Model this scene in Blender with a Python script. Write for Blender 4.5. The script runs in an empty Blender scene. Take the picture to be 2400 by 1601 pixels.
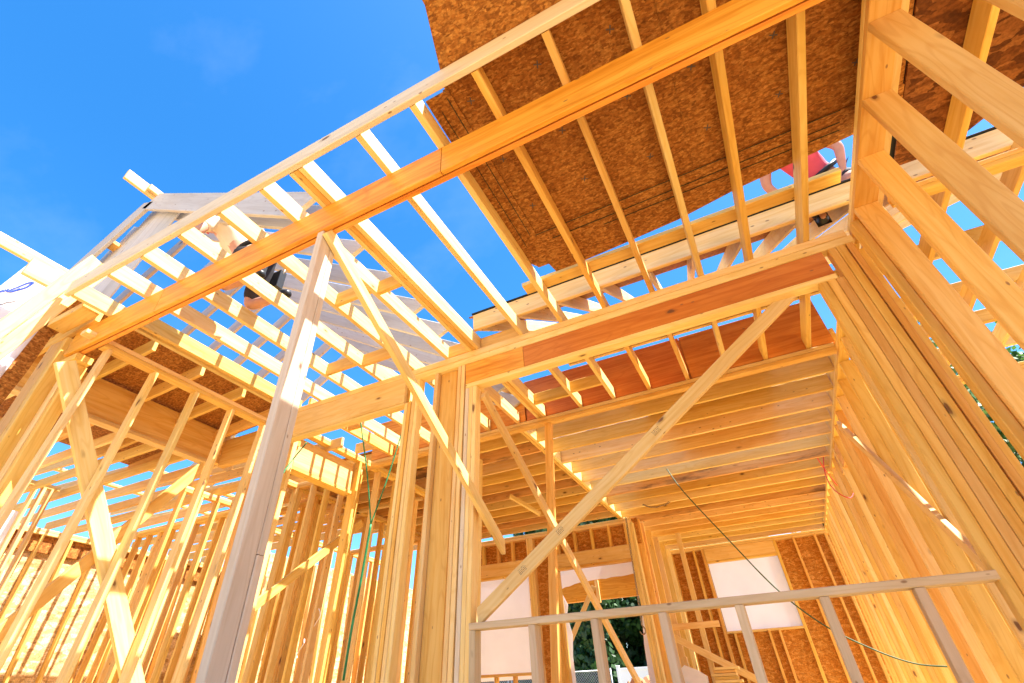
import bpy, bmesh, math, random
import numpy as np
from mathutils import Vector, Matrix, Quaternion

random.seed(7)
rng = np.random.default_rng(7)
S = bpy.context.scene
COL = S.collection
D = bpy.data
FL = -0.45            # slab level; the camera sits at the origin, crouched half a metre above it
ORD = ('first second third fourth fifth sixth seventh eighth ninth tenth eleventh twelfth thirteenth fourteenth fifteenth '
       'sixteenth seventeenth eighteenth nineteenth twentieth twenty-first twenty-second twenty-third twenty-fourth '
       'twenty-fifth twenty-sixth twenty-seventh twenty-eighth twenty-ninth thirtieth').split()

# ------------------------------------------------------------------ materials
def new_mat(name):
    m = D.materials.new(name); m.use_nodes = True
    nt = m.node_tree; b = nt.nodes['Principled BSDF']
    return m, nt, b

def nd(nt, typ, **kw):
    n = nt.nodes.new(typ)
    for k, v in kw.items():
        if k.startswith('i_'):
            n.inputs[k[2:].replace('_', ' ')].default_value = v
        else:
            setattr(n, k, v)
    return n

def ramp(nt, stops, fac=None):
    r = nt.nodes.new('ShaderNodeValToRGB')
    cr = r.color_ramp
    while len(cr.elements) < len(stops):
        cr.elements.new(0.5)
    for e, (p, c) in zip(cr.elements, stops):
        e.position = p; e.color = (*c, 1) if len(c) == 3 else c
    if fac is not None:
        nt.links.new(fac, r.inputs['Fac'])
    return r

def mixc(nt, a, b, fac, mode='MIX'):
    n = nt.nodes.new('ShaderNodeMix'); n.data_type = 'RGBA'; n.blend_type = mode
    for sock, v in ((n.inputs[0], fac), (n.inputs[6], a), (n.inputs[7], b)):
        if hasattr(v, 'links'):
            nt.links.new(v, sock)
        else:
            sock.default_value = v if not isinstance(v, tuple) or len(v) == 4 else (*v, 1)
    return n.outputs[2]

def coords(nt, scale, rnd=True, rot=(0, 0, 0)):
    tc = nt.nodes.new('ShaderNodeTexCoord')
    v = tc.outputs['Object']
    if rnd:
        oi = nt.nodes.new('ShaderNodeObjectInfo')
        mul = nd(nt, 'ShaderNodeVectorMath', operation='SCALE'); mul.inputs[3].default_value = 1.0
        cmb = nt.nodes.new('ShaderNodeCombineXYZ')
        for k, f in enumerate((57.0, 31.0, 83.0)):
            mm = nd(nt, 'ShaderNodeMath', operation='MULTIPLY'); mm.inputs[1].default_value = f
            nt.links.new(oi.outputs['Random'], mm.inputs[0]); nt.links.new(mm.outputs[0], cmb.inputs[k])
        add = nd(nt, 'ShaderNodeVectorMath', operation='ADD')
        nt.links.new(v, add.inputs[0]); nt.links.new(cmb.outputs[0], add.inputs[1]); v = add.outputs[0]
    mp = nt.nodes.new('ShaderNodeMapping')
    mp.inputs['Scale'].default_value = scale; mp.inputs['Rotation'].default_value = rot
    nt.links.new(v, mp.inputs[0])
    return mp.outputs[0]

def lumber(name, pale, mid, dark, knot=(0.16, 0.07, 0.03), var=0.16, knots=0.55, ringy=0.5, rough=0.62, stain=0.0):
    m, nt, b = new_mat(name)
    L = nt.links
    c1 = coords(nt, (0.55, 11, 11))
    n1 = nd(nt, 'ShaderNodeTexNoise'); n1.inputs['Scale'].default_value = 2.2; n1.inputs['Detail'].default_value = 6; n1.inputs['Roughness'].default_value = 0.6
    n1.inputs['Distortion'].default_value = 0.6
    L.new(c1, n1.inputs[0])
    r1 = ramp(nt, [(0.22, dark), (0.40, mid), (0.60, pale)], n1.outputs[0])
    # growth rings: contour bands of a stretched noise
    c2 = coords(nt, (0.9, 7, 7))
    n2 = nd(nt, 'ShaderNodeTexNoise'); n2.inputs['Scale'].default_value = 1.1; n2.inputs['Detail'].default_value = 1.5
    L.new(c2, n2.inputs[0])
    mm = nd(nt, 'ShaderNodeMath', operation='MULTIPLY'); mm.inputs[1].default_value = 60
    L.new(n2.outputs[0], mm.inputs[0])
    sn = nd(nt, 'ShaderNodeMath', operation='SINE'); L.new(mm.outputs[0], sn.inputs[0])
    rr = ramp(nt, [(0.45, (0, 0, 0)), (1.0, (ringy * .62,) * 3)], sn.outputs[0])
    col = mixc(nt, r1.outputs[0], dark, rr.outputs[0])
    # knots
    c3 = coords(nt, (2.3, 5.5, 5.5))
    nz = nd(nt, 'ShaderNodeTexNoise'); nz.inputs['Scale'].default_value = 3.0
    L.new(c3, nz.inputs[0])
    wob = nd(nt, 'ShaderNodeVectorMath', operation='SCALE'); wob.inputs[3].default_value = 0.16
    L.new(nz.outputs['Color'], wob.inputs[0])
    ad = nd(nt, 'ShaderNodeVectorMath', operation='ADD'); L.new(c3, ad.inputs[0]); L.new(wob.outputs[0], ad.inputs[1])
    vo = nd(nt, 'ShaderNodeTexVoronoi'); vo.inputs['Scale'].default_value = 1.0
    L.new(ad.outputs[0], vo.inputs[0])
    rk = ramp(nt, [(0.0, (1, 1, 1)), (0.06, (0.9, 0.9, 0.9)), (0.075, (0.4, 0.4, 0.4)), (0.13, (0, 0, 0))], vo.outputs['Distance'])
    gt = nd(nt, 'ShaderNodeMath', operation='LESS_THAN'); gt.inputs[1].default_value = knots
    sp = nt.nodes.new('ShaderNodeSeparateColor'); L.new(vo.outputs['Color'], sp.inputs[0]); L.new(sp.outputs[0], gt.inputs[0])
    km = nd(nt, 'ShaderNodeMath', operation='MULTIPLY'); L.new(rk.outputs[0], km.inputs[0]); L.new(gt.outputs[0], km.inputs[1])
    col = mixc(nt, col, knot, km.outputs[0])
    # fine specks, pin knots and dents
    c4 = coords(nt, (9, 20, 20))
    vs = nd(nt, 'ShaderNodeTexVoronoi'); vs.inputs['Scale'].default_value = 1.0; L.new(c4, vs.inputs[0])
    rs = ramp(nt, [(0.0, (0.9, 0.9, 0.9)), (0.10, (0.7, 0.7, 0.7)), (0.15, (0, 0, 0))], vs.outputs['Distance'])
    sp2 = nt.nodes.new('ShaderNodeSeparateColor'); L.new(vs.outputs['Color'], sp2.inputs[0])
    g2 = nd(nt, 'ShaderNodeMath', operation='LESS_THAN'); g2.inputs[1].default_value = 0.17; L.new(sp2.outputs[1], g2.inputs[0])
    k2 = nd(nt, 'ShaderNodeMath', operation='MULTIPLY'); L.new(rs.outputs[0], k2.inputs[0]); L.new(g2.outputs[0], k2.inputs[1])
    col = mixc(nt, col, (0.22, 0.11, 0.05), k2.outputs[0])
    # broad tone of each board, and weather marks
    c5 = coords(nt, (0.9, 3.5, 3.5))
    n5 = nd(nt, 'ShaderNodeTexNoise'); n5.inputs['Scale'].default_value = 1.3; n5.inputs['Detail'].default_value = 3; L.new(c5, n5.inputs[0])
    r5 = ramp(nt, [(0.3, (0.90, 0.86, 0.80)), (0.55, (1, 1, 1))], n5.outputs[0])
    col = mixc(nt, col, r5.outputs[0], 1.0, 'MULTIPLY')
    if stain:
        c6 = coords(nt, (1.3, 6, 6))
        n6 = nd(nt, 'ShaderNodeTexNoise'); n6.inputs['Scale'].default_value = 1.0; n6.inputs['Detail'].default_value = 5; n6.inputs['Roughness'].default_value = 0.65
        L.new(c6, n6.inputs[0])
        r6 = ramp(nt, [(0.57 - stain * .1, (0, 0, 0)), (0.68, (0.85, 0.85, 0.85))], n6.outputs[0])
        col = mixc(nt, col, (0.10, 0.06, 0.035), r6.outputs[0])
    oi = nt.nodes.new('ShaderNodeObjectInfo')
    mr = nd(nt, 'ShaderNodeMapRange'); mr.inputs[3].default_value = 1 - var; mr.inputs[4].default_value = 1 + var * .35
    L.new(oi.outputs['Random'], mr.inputs[0])
    hs = nt.nodes.new('ShaderNodeHueSaturation'); L.new(mr.outputs[0], hs.inputs['Value']); L.new(col, hs.inputs['Color'])
    m2 = nd(nt, 'ShaderNodeMath', operation='MULTIPLY'); m2.inputs[1].default_value = 7.31; L.new(oi.outputs['Random'], m2.inputs[0])
    m3 = nd(nt, 'ShaderNodeMath', operation='FRACT'); L.new(m2.outputs[0], m3.inputs[0])
    mh = nd(nt, 'ShaderNodeMapRange'); mh.inputs[3].default_value = 0.488; mh.inputs[4].default_value = 0.507; L.new(m3.outputs[0], mh.inputs[0])
    L.new(mh.outputs[0], hs.inputs['Hue'])
    L.new(hs.outputs[0], b.inputs['Base Color'])
    b.inputs['Roughness'].default_value = rough
    b.inputs['Specular IOR Level'].default_value = 0.25
    bp = nd(nt, 'ShaderNodeBump'); bp.inputs['Strength'].default_value = 0.12; bp.inputs['Distance'].default_value = 0.004
    L.new(n1.outputs[0], bp.inputs['Height']); L.new(bp.outputs[0], b.inputs['Normal'])
    return m

def strand_board(name, lo, mid, hi, size=1.0, var=0.1):
    m, nt, b = new_mat(name); L = nt.links
    cols = []
    for k, (rz, sc) in enumerate(((0.35, (10, 22, 10)), (-0.75, (9, 20, 9)), (1.45, (11, 24, 11)))):
        c = coords(nt, tuple(s / size for s in sc), True, (0, 0, rz))
        nz = nd(nt, 'ShaderNodeTexNoise'); nz.inputs['Scale'].default_value = 0.7; L.new(c, nz.inputs[0])
        wb = nd(nt, 'ShaderNodeVectorMath', operation='SCALE'); wb.inputs[3].default_value = 1.6; L.new(nz.outputs['Color'], wb.inputs[0])
        ad = nd(nt, 'ShaderNodeVectorMath', operation='ADD'); L.new(c, ad.inputs[0]); L.new(wb.outputs[0], ad.inputs[1])
        v = nd(nt, 'ShaderNodeTexVoronoi'); v.inputs['Scale'].default_value = 1.0; L.new(ad.outputs[0], v.inputs[0])
        sp = nt.nodes.new('ShaderNodeSeparateColor'); L.new(v.outputs['Color'], sp.inputs[0])
        cols.append((sp.outputs[0], sp.outputs[1], v.outputs['Distance']))
    base = ramp(nt, [(0.0, lo), (0.5, mid), (1.0, hi)], cols[0][0]).outputs[0]
    for k in (1, 2):
        top = ramp(nt, [(0.0, lo), (0.45, mid), (1.0, hi)], cols[k][0]).outputs[0]
        g = nd(nt, 'ShaderNodeMath', operation='GREATER_THAN'); g.inputs[1].default_value = 0.52; L.new(cols[k][1], g.inputs[0])
        base = mixc(nt, base, top, g.outputs[0])
    gr = nd(nt, 'ShaderNodeTexNoise'); gr.inputs['Scale'].default_value = 60; gr.inputs['Detail'].default_value = 3
    L.new(coords(nt, (1, 1, 1)), gr.inputs[0])
    rg = ramp(nt, [(0.3, (0.62, 0.6, 0.58)), (0.65, (1.08, 1.08, 1.08))], gr.outputs[0])
    base = mixc(nt, base, rg.outputs[0], 1.0, 'MULTIPLY')
    dk = ramp(nt, [(0.0, (1, 1, 1)), (0.5, (1, 1, 1)), (0.8, (0.68, 0.64, 0.6))], cols[0][2])
    base = mixc(nt, base, dk.outputs[0], 0.7, 'MULTIPLY')
    L.new(base, b.inputs['Base Color'])
    b.inputs['Roughness'].default_value = 0.7; b.inputs['Specular IOR Level'].default_value = 0.2
    bp = nd(nt, 'ShaderNodeBump'); bp.inputs['Strength'].default_value = 0.25; bp.inputs['Distance'].default_value = 0.004
    L.new(cols[0][2], bp.inputs['Height']); L.new(bp.outputs[0], b.inputs['Normal'])
    return m

def plain(name, c, rough=0.6, var=0.0, scale=8.0, metal=0.0, spec=0.3, bump=0.0):
    m, nt, b = new_mat(name); L = nt.links
    n = nd(nt, 'ShaderNodeTexNoise'); n.inputs['Scale'].default_value = scale; n.inputs['Detail'].default_value = 4
    L.new(coords(nt, (1, 1, 1)), n.inputs[0])
    r = ramp(nt, [(0.3, tuple(x * (1 - var) for x in c)), (0.7, tuple(min(1, x * (1 + var * .4)) for x in c))], n.outputs[0])
    L.new(r.outputs[0], b.inputs['Base Color'])
    b.inputs['Roughness'].default_value = rough; b.inputs['Metallic'].default_value = metal; b.inputs['Specular IOR Level'].default_value = spec
    if bump:
        bp = nd(nt, 'ShaderNodeBump'); bp.inputs['Strength'].default_value = bump; bp.inputs['Distance'].default_value = 0.01
        L.new(n.outputs[0], bp.inputs['Height']); L.new(bp.outputs[0], b.inputs['Normal'])
    return m

PALE = lumber('spruce_lumber', (0.83, 0.625, 0.285), (0.79, 0.555, 0.20), (0.68, 0.42, 0.11))
WARM = lumber('fir_lumber', (0.80, 0.53, 0.155), (0.74, 0.44, 0.095), (0.60, 0.31, 0.05), knots=0.5)
KNOTTY = lumber('knotty_lumber', (0.81, 0.56, 0.19), (0.75, 0.475, 0.125), (0.62, 0.345, 0.07), knots=0.9)
SKYGREY = lumber('skylit_grey_lumber', (0.70, 0.59, 0.44), (0.65, 0.53, 0.375), (0.55, 0.42, 0.27), knots=0.9)  # drained tone: skylight grey of the shaded post and rim mixed into the colour
RAIL = lumber('grey_brown_lumber', (0.66, 0.52, 0.35), (0.60, 0.46, 0.29), (0.50, 0.36, 0.21), knots=0.7)
STAINED = lumber('stained_lumber', (0.78, 0.49, 0.18), (0.70, 0.39, 0.115), (0.55, 0.27, 0.06), knots=0.9, stain=0.45)
SKYSHADE = lumber('skylit_shade_lumber', (0.60, 0.575, 0.55), (0.55, 0.52, 0.49), (0.46, 0.42, 0.385), knots=0.7)  # cool grey of skylit shade on gable boards and rafters, put into the colour
LVL = lumber('laminated_beam', (0.80, 0.40, 0.06), (0.70, 0.29, 0.03), (0.52, 0.17, 0.012), knots=0.35, ringy=0.55, rough=0.45, var=0.05)
PLY = lumber('plywood_veneer', (0.62, 0.24, 0.045), (0.52, 0.17, 0.025), (0.38, 0.10, 0.012), knots=0.2, ringy=0.35, rough=0.5, var=0.05)
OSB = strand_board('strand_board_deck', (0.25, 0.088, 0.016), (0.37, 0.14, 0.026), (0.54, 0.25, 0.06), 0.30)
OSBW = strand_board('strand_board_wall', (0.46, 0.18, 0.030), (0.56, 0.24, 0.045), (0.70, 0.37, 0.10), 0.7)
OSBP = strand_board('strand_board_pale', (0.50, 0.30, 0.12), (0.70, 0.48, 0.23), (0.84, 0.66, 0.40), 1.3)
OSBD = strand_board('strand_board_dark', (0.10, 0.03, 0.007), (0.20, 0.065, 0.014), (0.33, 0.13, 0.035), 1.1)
WRAP = plain('house_wrap', (0.90, 0.90, 0.95), 0.5, 0.04, 3, bump=0.1)
def translucent(m, f):
    nt = m.node_tree; b = nt.nodes['Principled BSDF']
    tr = nt.nodes.new('ShaderNodeBsdfTranslucent')
    nt.links.new(b.inputs['Base Color'].links[0].from_socket, tr.inputs[0])
    mx = nt.nodes.new('ShaderNodeMixShader'); mx.inputs[0].default_value = f
    nt.links.new(b.outputs[0], mx.inputs[1]); nt.links.new(tr.outputs[0], mx.inputs[2]); nt.links.new(mx.outputs[0], nt.nodes['Material Output'].inputs[0])
translucent(WRAP, .65)
INK = plain('blue_ink', (0.01, 0.05, 0.55), 0.5)
GREYINK = plain('grey_ink', (0.10, 0.08, 0.07), 0.6)
BLACK = plain('black_membrane', (0.012, 0.013, 0.018), 0.5, 0.3)
GREEN = plain('green_cord', (0.015, 0.20, 0.08), 0.5, 0.2, 40)
OLIVE = plain('olive_cord', (0.05, 0.09, 0.03), 0.5, 0.2, 40)
RED = plain('red_cord', (0.65, 0.02, 0.02), 0.4)
STEEL = plain('galvanised_steel', (0.32, 0.24, 0.16), 0.4, 0.3, 60, metal=0.8)
GREYP = plain('grey_metal', (0.4, 0.42, 0.45), 0.4, 0.1, 5, metal=0.3)
VINYL = plain('white_vinyl', (0.80, 0.82, 0.84), 0.45, 0.04, 2)
WHITE = plain('white_sheet', (0.85, 0.85, 0.88), 0.5, 0.05, 4, bump=0.2)
SKIN = plain('skin', (0.55, 0.28, 0.19), 0.55, 0.08, 20)
SHIRT = plain('cream_shirt', (0.72, 0.62, 0.50), 0.8, 0.1, 9, bump=0.3)
PINK = plain('pink_shirt', (0.70, 0.10, 0.16), 0.8, 0.15, 9, bump=0.3)
DENIM = plain('dark_shorts', (0.035, 0.03, 0.035), 0.85, 0.2, 20, bump=0.2)
LEATHER = plain('black_leather', (0.018, 0.018, 0.02), 0.4, 0.3, 20)
HAIR = plain('brown_hair', (0.05, 0.03, 0.02), 0.6, 0.4, 60)
REDSHOE = plain('red_handle', (0.6, 0.03, 0.03), 0.4)
CLAY = plain('red_clay', (0.42, 0.19, 0.09), 0.95, 0.35, 1.2, bump=0.6)
CLAYP = plain('pale_clay', (0.46, 0.31, 0.15), 0.95, 0.25, 0.8, bump=0.4)
SLAB = plain('plywood_floor', (0.68, 0.46, 0.17), 0.8, 0.2, 2.0)
GRASSM = plain('grass_blades', (0.05, 0.13, 0.02), 0.8, 0.4, 3)
BARK = plain('bark', (0.09, 0.06, 0.04), 0.9, 0.4, 12, bump=0.6)
SIDING = plain('brown_siding', (0.22, 0.10, 0.06), 0.8, 0.15, 6)
SHINGLE = plain('grey_shingle', (0.10, 0.10, 0.11), 0.9, 0.3, 30)
GLASS = plain('window_glass', (0.05, 0.07, 0.09), 0.1, 0.1, 2, spec=0.6)

def leaf_mat(name, a, bcol):
    m, nt, b = new_mat(name); L = nt.links
    oi = nt.nodes.new('ShaderNodeTexCoord')
    n = nd(nt, 'ShaderNodeTexNoise'); n.inputs['Scale'].default_value = 1.7; n.inputs['Detail'].default_value = 3
    L.new(oi.outputs['Object'], n.inputs[0])
    r = ramp(nt, [(0.32, a), (0.68, bcol)], n.outputs[0])
    L.new(r.outputs[0], b.inputs['Base Color'])
    b.inputs['Roughness'].default_value = 0.5
    tr = nt.nodes.new('ShaderNodeBsdfTranslucent'); L.new(r.outputs[0], tr.inputs[0])
    mx = nt.nodes.new('ShaderNodeMixShader'); mx.inputs[0].default_value = 0.3
    L.new(b.outputs[0], mx.inputs[1]); L.new(tr.outputs[0], mx.inputs[2])
    L.new(mx.outputs[0], nt.nodes['Material Output'].inputs[0])
    return m
LEAF = leaf_mat('oak_leaves', (0.014, 0.045, 0.014), (0.05, 0.12, 0.03))
LEAF2 = leaf_mat('bright_leaves', (0.04, 0.11, 0.02), (0.10, 0.20, 0.04))

# ------------------------------------------------------------------ helpers
def tag(o, label=None, cat=None, group=None, kind=None):
    if label: o['label'] = label
    if cat: o['category'] = cat
    if group: o['group'] = group
    if kind: o['kind'] = kind
    return o

WM = {}
def link(name, me, mat, parent=None, mw=None):
    o = D.objects.new(name, me); COL.objects.link(o)
    if mat is not None: me.materials.append(mat)
    WM[o.name] = mw.copy() if mw is not None else Matrix()
    o.matrix_basis = WM[o.name]
    if parent is not None:
        o.parent = parent
        o.matrix_parent_inverse = WM[parent.name].inverted()
    return o

def empty(name, loc, label, cat, group=None):
    e = D.objects.new(name, None); COL.objects.link(e); e.location = loc; WM[e.name] = Matrix.Translation(loc); e.empty_display_size = 0.1
    if name.split('_')[-1] in ('wall', 'beam', 'sill', 'frame'): e['kind'] = 'thing'
    return tag(e, label, cat, group)

def prof(w, h, c):
    a, b = w / 2, h / 2
    return [(-a + c, -b), (a - c, -b), (a, -b + c), (a, b - c), (a - c, b), (-a + c, b), (-a, b - c), (-a, -b + c)]

def board_mesh(L, w, h, c=0.004, cut0=0.0, cut1=0.0, warp=0.0):
    """A sawn board along local x with eased edges, its origin at the middle of its first end. cut0/cut1 lean the end cuts."""
    c = min(c, w * .3, h * .3)
    P = prof(w, h, c); n = len(P)
    st = 2 if not warp else 7
    vs, fs = [], []
    for k in range(st):
        t = k / (st - 1)
        off = warp * math.sin(math.pi * t)
        for (y, z) in P:
            x = L * t
            if k == 0: x += cut0 * z
            if k == st - 1: x += cut1 * z
            vs.append((x, y + off, z))
    for k in range(st - 1):
        for i in range(n):
            j = (i + 1) % n
            fs.append((k * n + i, k * n + j, (k + 1) * n + j, (k + 1) * n + i))
    fs.append(tuple(reversed(range(n)))); fs.append(tuple((st - 1) * n + i for i in range(n)))
    me = D.meshes.new('board'); me.from_pydata(vs, [], fs); me.update()
    bm = bmesh.new(); bm.from_mesh(me); bmesh.ops.recalc_face_normals(bm, faces=bm.faces); bm.to_mesh(me); bm.free()
    return me

def mem(name, p0, p1, w, h, mat, label=None, cat=None, group=None, side=None, parent=None, cut0=0, cut1=0, warp=0, jit=0.0):
    """A board from p0 to p1 (middles of its ends); w is its size along `side`, h across that."""
    p0, p1 = Vector(p0), Vector(p1)
    d = p1 - p0; L = d.length; x = d.normalized()
    if side is None:
        side = Vector((0, 0, 1)).cross(x)
        if side.length < 1e-3: side = Vector((1, 0, 0))
    s = Vector(side); y = (s - x * s.dot(x)).normalized(); z = x.cross(y)
    if jit:
        p0 = p0 + y * random.uniform(-jit, jit) + z * random.uniform(-jit, jit)
    M = Matrix((x, y, z)).transposed().to_4x4(); M.translation = p0
    o = link(name, board_mesh(L, w, h, cut0=cut0, cut1=cut1, warp=warp), mat, parent, M)
    return tag(o, label, cat, group)

def bx(name, x0, x1, y0, y1, z0, z1, mat, label=None, cat=None, group=None, parent=None, axis=None, **kw):
    """An axis-aligned board given by its extents; it runs along its longest side."""
    dims = (x1 - x0, y1 - y0, z1 - z0)
    if axis is None: axis = max(range(3), key=lambda k: dims[k])
    c = [(x0 + x1) / 2, (y0 + y1) / 2, (z0 + z1) / 2]
    a, b = list(c), list(c)
    lo, hi = (x0, y0, z0)[axis], (x1, y1, z1)[axis]
    a[axis], b[axis] = lo, hi
    sa = {0: 1, 1: 0, 2: 0}[axis]
    oth = [k for k in range(3) if k not in (axis, sa)][0]
    sd = [0, 0, 0]; sd[sa] = 1
    return mem(name, a, b, dims[sa], dims[oth], mat, label, cat, group, side=sd, parent=parent, **kw)

def stud(name, x, y, dx, dy, z0, z1, mat, label=None, cat='stud', group=None, lx=0.0, ly=0.0, parent=None, **kw):
    """An upright board whose top corner (least x, least y) stands at x, y; lx, ly: how far its foot is out of plumb per metre."""
    h = z1 - z0
    if parent is not None: cat = None
    return mem(name, (x + dx / 2 + lx * h, y + dy / 2 + ly * h, z0), (x + dx / 2, y + dy / 2, z1), dx, dy, mat, label, cat, group, side=(1, 0, 0), parent=parent, **kw)

def prism(name, pts, z0, z1, mat, label=None, cat=None, group=None, parent=None, M=None, kind=None):
    """A flat panel of outline pts (x, y) between two levels, in the frame M."""
    n = len(pts)
    cx = sum(p[0] for p in pts) / n; cy = sum(p[1] for p in pts) / n
    vs = [(x - cx, y - cy, z0 - z0) for x, y in pts] + [(x - cx, y - cy, z1 - z0) for x, y in pts]
    fs = [tuple(reversed(range(n))), tuple(range(n, 2 * n))] + [(i, (i + 1) % n, n + (i + 1) % n, n + i) for i in range(n)]
    me = D.meshes.new('panel'); me.from_pydata(vs, [], fs); me.update()
    bm = bmesh.new(); bm.from_mesh(me); bmesh.ops.recalc_face_normals(bm, faces=bm.faces); bm.to_mesh(me); bm.free()
    T = Matrix.Translation((cx, cy, z0))
    o = link(name, me, mat, parent, (M @ T) if M is not None else T)
    return tag(o, label, cat, group, kind)

def frame(origin, ux, uy):
    ux, uy = Vector(ux).normalized(), Vector(uy).normalized(); uz = ux.cross(uy)
    M = Matrix((ux, uy, uz)).transposed().to_4x4(); M.translation = Vector(origin)
    return M

def tube(name, pts, r, mat, label=None, cat=None, group=None, parent=None, res=8, smooth=True, r1=None):
    """A cord or bar through pts."""
    P = [Vector(p) for p in pts]
    if smooth and len(P) > 2:
        Q = []
        for i in range(len(P) - 1):
            a, b, c, d = P[max(i - 1, 0)], P[i], P[i + 1], P[min(i + 2, len(P) - 1)]
            for k in range(6):
                t = k / 6
                Q.append(0.5 * ((2 * b) + (c - a) * t + (2 * a - 5 * b + 4 * c - d) * t * t + (-a + 3 * b - 3 * c + d) * t ** 3))
        Q.append(P[-1]); P = Q
    o0 = P[0].copy()
    vs, fs = [], []
    prev = None
    for i, p in enumerate(P):
        t = (P[min(i + 1, len(P) - 1)] - P[max(i - 1, 0)]).normalized()
        if prev is None:
            u = t.orthogonal().normalized()
        else:
            u = (prev - t * prev.dot(t)).normalized()
        prev = u; v = t.cross(u)
        rr = r if r1 is None else r + (r1 - r) * i / (len(P) - 1)
        for k in range(res):
            a = 2 * math.pi * k / res
            vs.append(p - o0 + u * (rr * math.cos(a)) + v * (rr * math.sin(a)))
    for i in range(len(P) - 1):
        for k in range(res):
            j = (k + 1) % res
            fs.append((i * res + k, i * res + j, (i + 1) * res + j, (i + 1) * res + k))
    fs.append(tuple(reversed(range(res)))); fs.append(tuple((len(P) - 1) * res + k for k in range(res)))
    me = D.meshes.new(name); me.from_pydata([tuple(v) for v in vs], [], fs); me.update()
    for p in me.polygons: p.use_smooth = True
    o = link(name, me, mat, parent, Matrix.Translation(o0))
    return tag(o, label, cat, group)

# ------------------------------------------------------------------ the porch: girder, rim board, deck joists
ZC = 2.587            # underside of the deck joists
ZT = 2.727            # their top
g = empty('girder', (-1.6, 1.41, 2.347), 'thick orange laminated girder of two plies running under the open deck joists', 'girder')
for a, b_ in ((-4.62, -3.462), (-3.457, -0.947), (-0.942, 1.24)):
    bx('ply', a, b_, 1.375, 1.408, 2.347, 2.585, LVL, parent=g)
bx('ply', -4.62, 1.24, 1.418, 1.452, 2.349, 2.585, LVL, parent=g)
bx('rim_board', -4.21, 1.24, 1.04, 1.078, ZC, ZT, SKYGREY, 'long pale rim board nailed across the outer ends of the deck joists', 'rim board')

JX = [-4.19, -3.72, -3.33, -2.92, -2.52, -2.13, -1.35, -0.97, -0.58, -0.18, 0.21, 0.57, 0.95, 1.40, 1.80, 2.21, 2.62]
near = ['over the wrapped gable wall corner', 'second from the wrapped gable corner', 'third from the wrapped gable corner',
        'fourth from the wrapped gable corner', 'two bays from the three-ply joist on its gable side', 'beside the three-ply joist on its gable side',
        'first past the three-ply joist, in full sun', 'along the ragged edge of the strand board deck', 'second under the strand board deck',
        'third under the strand board deck', 'fourth under the strand board deck', 'fifth under the strand board deck',
        'last one before the tall stud wall, under the deck', 'just beyond the tall stud wall', 'second beyond the tall stud wall',
        'third beyond the tall stud wall', 'fourth beyond the tall stud wall']
for i, (x, t) in enumerate(zip(JX, near)):
    y1 = (4.945 if x > -4 else 3.42) if x < 1.2 else 6.2
    y0 = 1.082 if x < 1.2 else 0.4
    bx('deck_joist', x, x + .04, y0, y1, ZC, ZT - (0.0 if i % 3 else .003), (KNOTTY, PALE, WARM)[i % 3] if x > -1.2 else PALE,
       'deck joist %s' % t, 'joist', 'deck joists', axis=1)
t3 = empty('triple_joist', (-1.81, 3.0, ZC), 'deck joist made of three boards nailed side by side', 'joist', 'deck joists')
for k in range(3):
    bx('ply', -1.872 + k * .0385, -1.835 + k * .0385, 1.082, 4.945, ZC, ZT, (PALE, WARM, PALE)[k], parent=t3)
bx('deck_joist', -4.11, -4.07, 1.46, 3.42, ZC, ZT, WARM, 'doubled deck joist over the slim studs of the side wall', 'joist', 'deck joists', axis=1)

bx('deck_joist', -3.97, -3.93, 3.42, 4.945, ZC, ZT, WARM, 'short deck joist over the bright box header', 'joist', 'deck joists', axis=1)
for k, (a, b_, y, lab) in enumerate(((-3.93, -3.722, 4.05, 'short blocking above the bright box header'), (-4.30, -3.972, 4.62, 'pale blocking by the plywood beam above the bright box header'), (-2.09, -1.875, 2.24, 'short blocking with torn fibres between the three-ply joist and its neighbour'),
                                    (-2.48, -2.133, 2.19, 'short blocking halfway along the second bay from the three-ply joist'),
                                    (-2.88, -2.523, 3.02, 'short blocking in the third bay from the three-ply joist'),
                                    (-3.29, -2.923, 2.97, 'short blocking with a dark knot in the fourth bay from the three-ply joist'),
                                    (-2.09, -1.875, 3.33, 'rim blocking over the post wall against the three-ply joist'),
                                    (-1.752, -1.353, 3.36, 'rim blocking over the post wall on the open side of the three-ply joist'),
                                    (-1.752, -1.353, 4.60, 'short blocking near the inner end of the three-ply joist'),
                                    (-2.48, -2.133, 4.2, 'short blocking over the side room near the plywood beam'),
                                    (-1.31, -0.973, 4.55, 'short blocking behind the porch header in the third sunny bay'))):
    bx('joist_blocking', a, b_, y, y + .04, ZC + .004, ZT - .01, (WARM, KNOTTY)[k % 2], lab, 'blocking', 'blocking between the deck joists')

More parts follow.
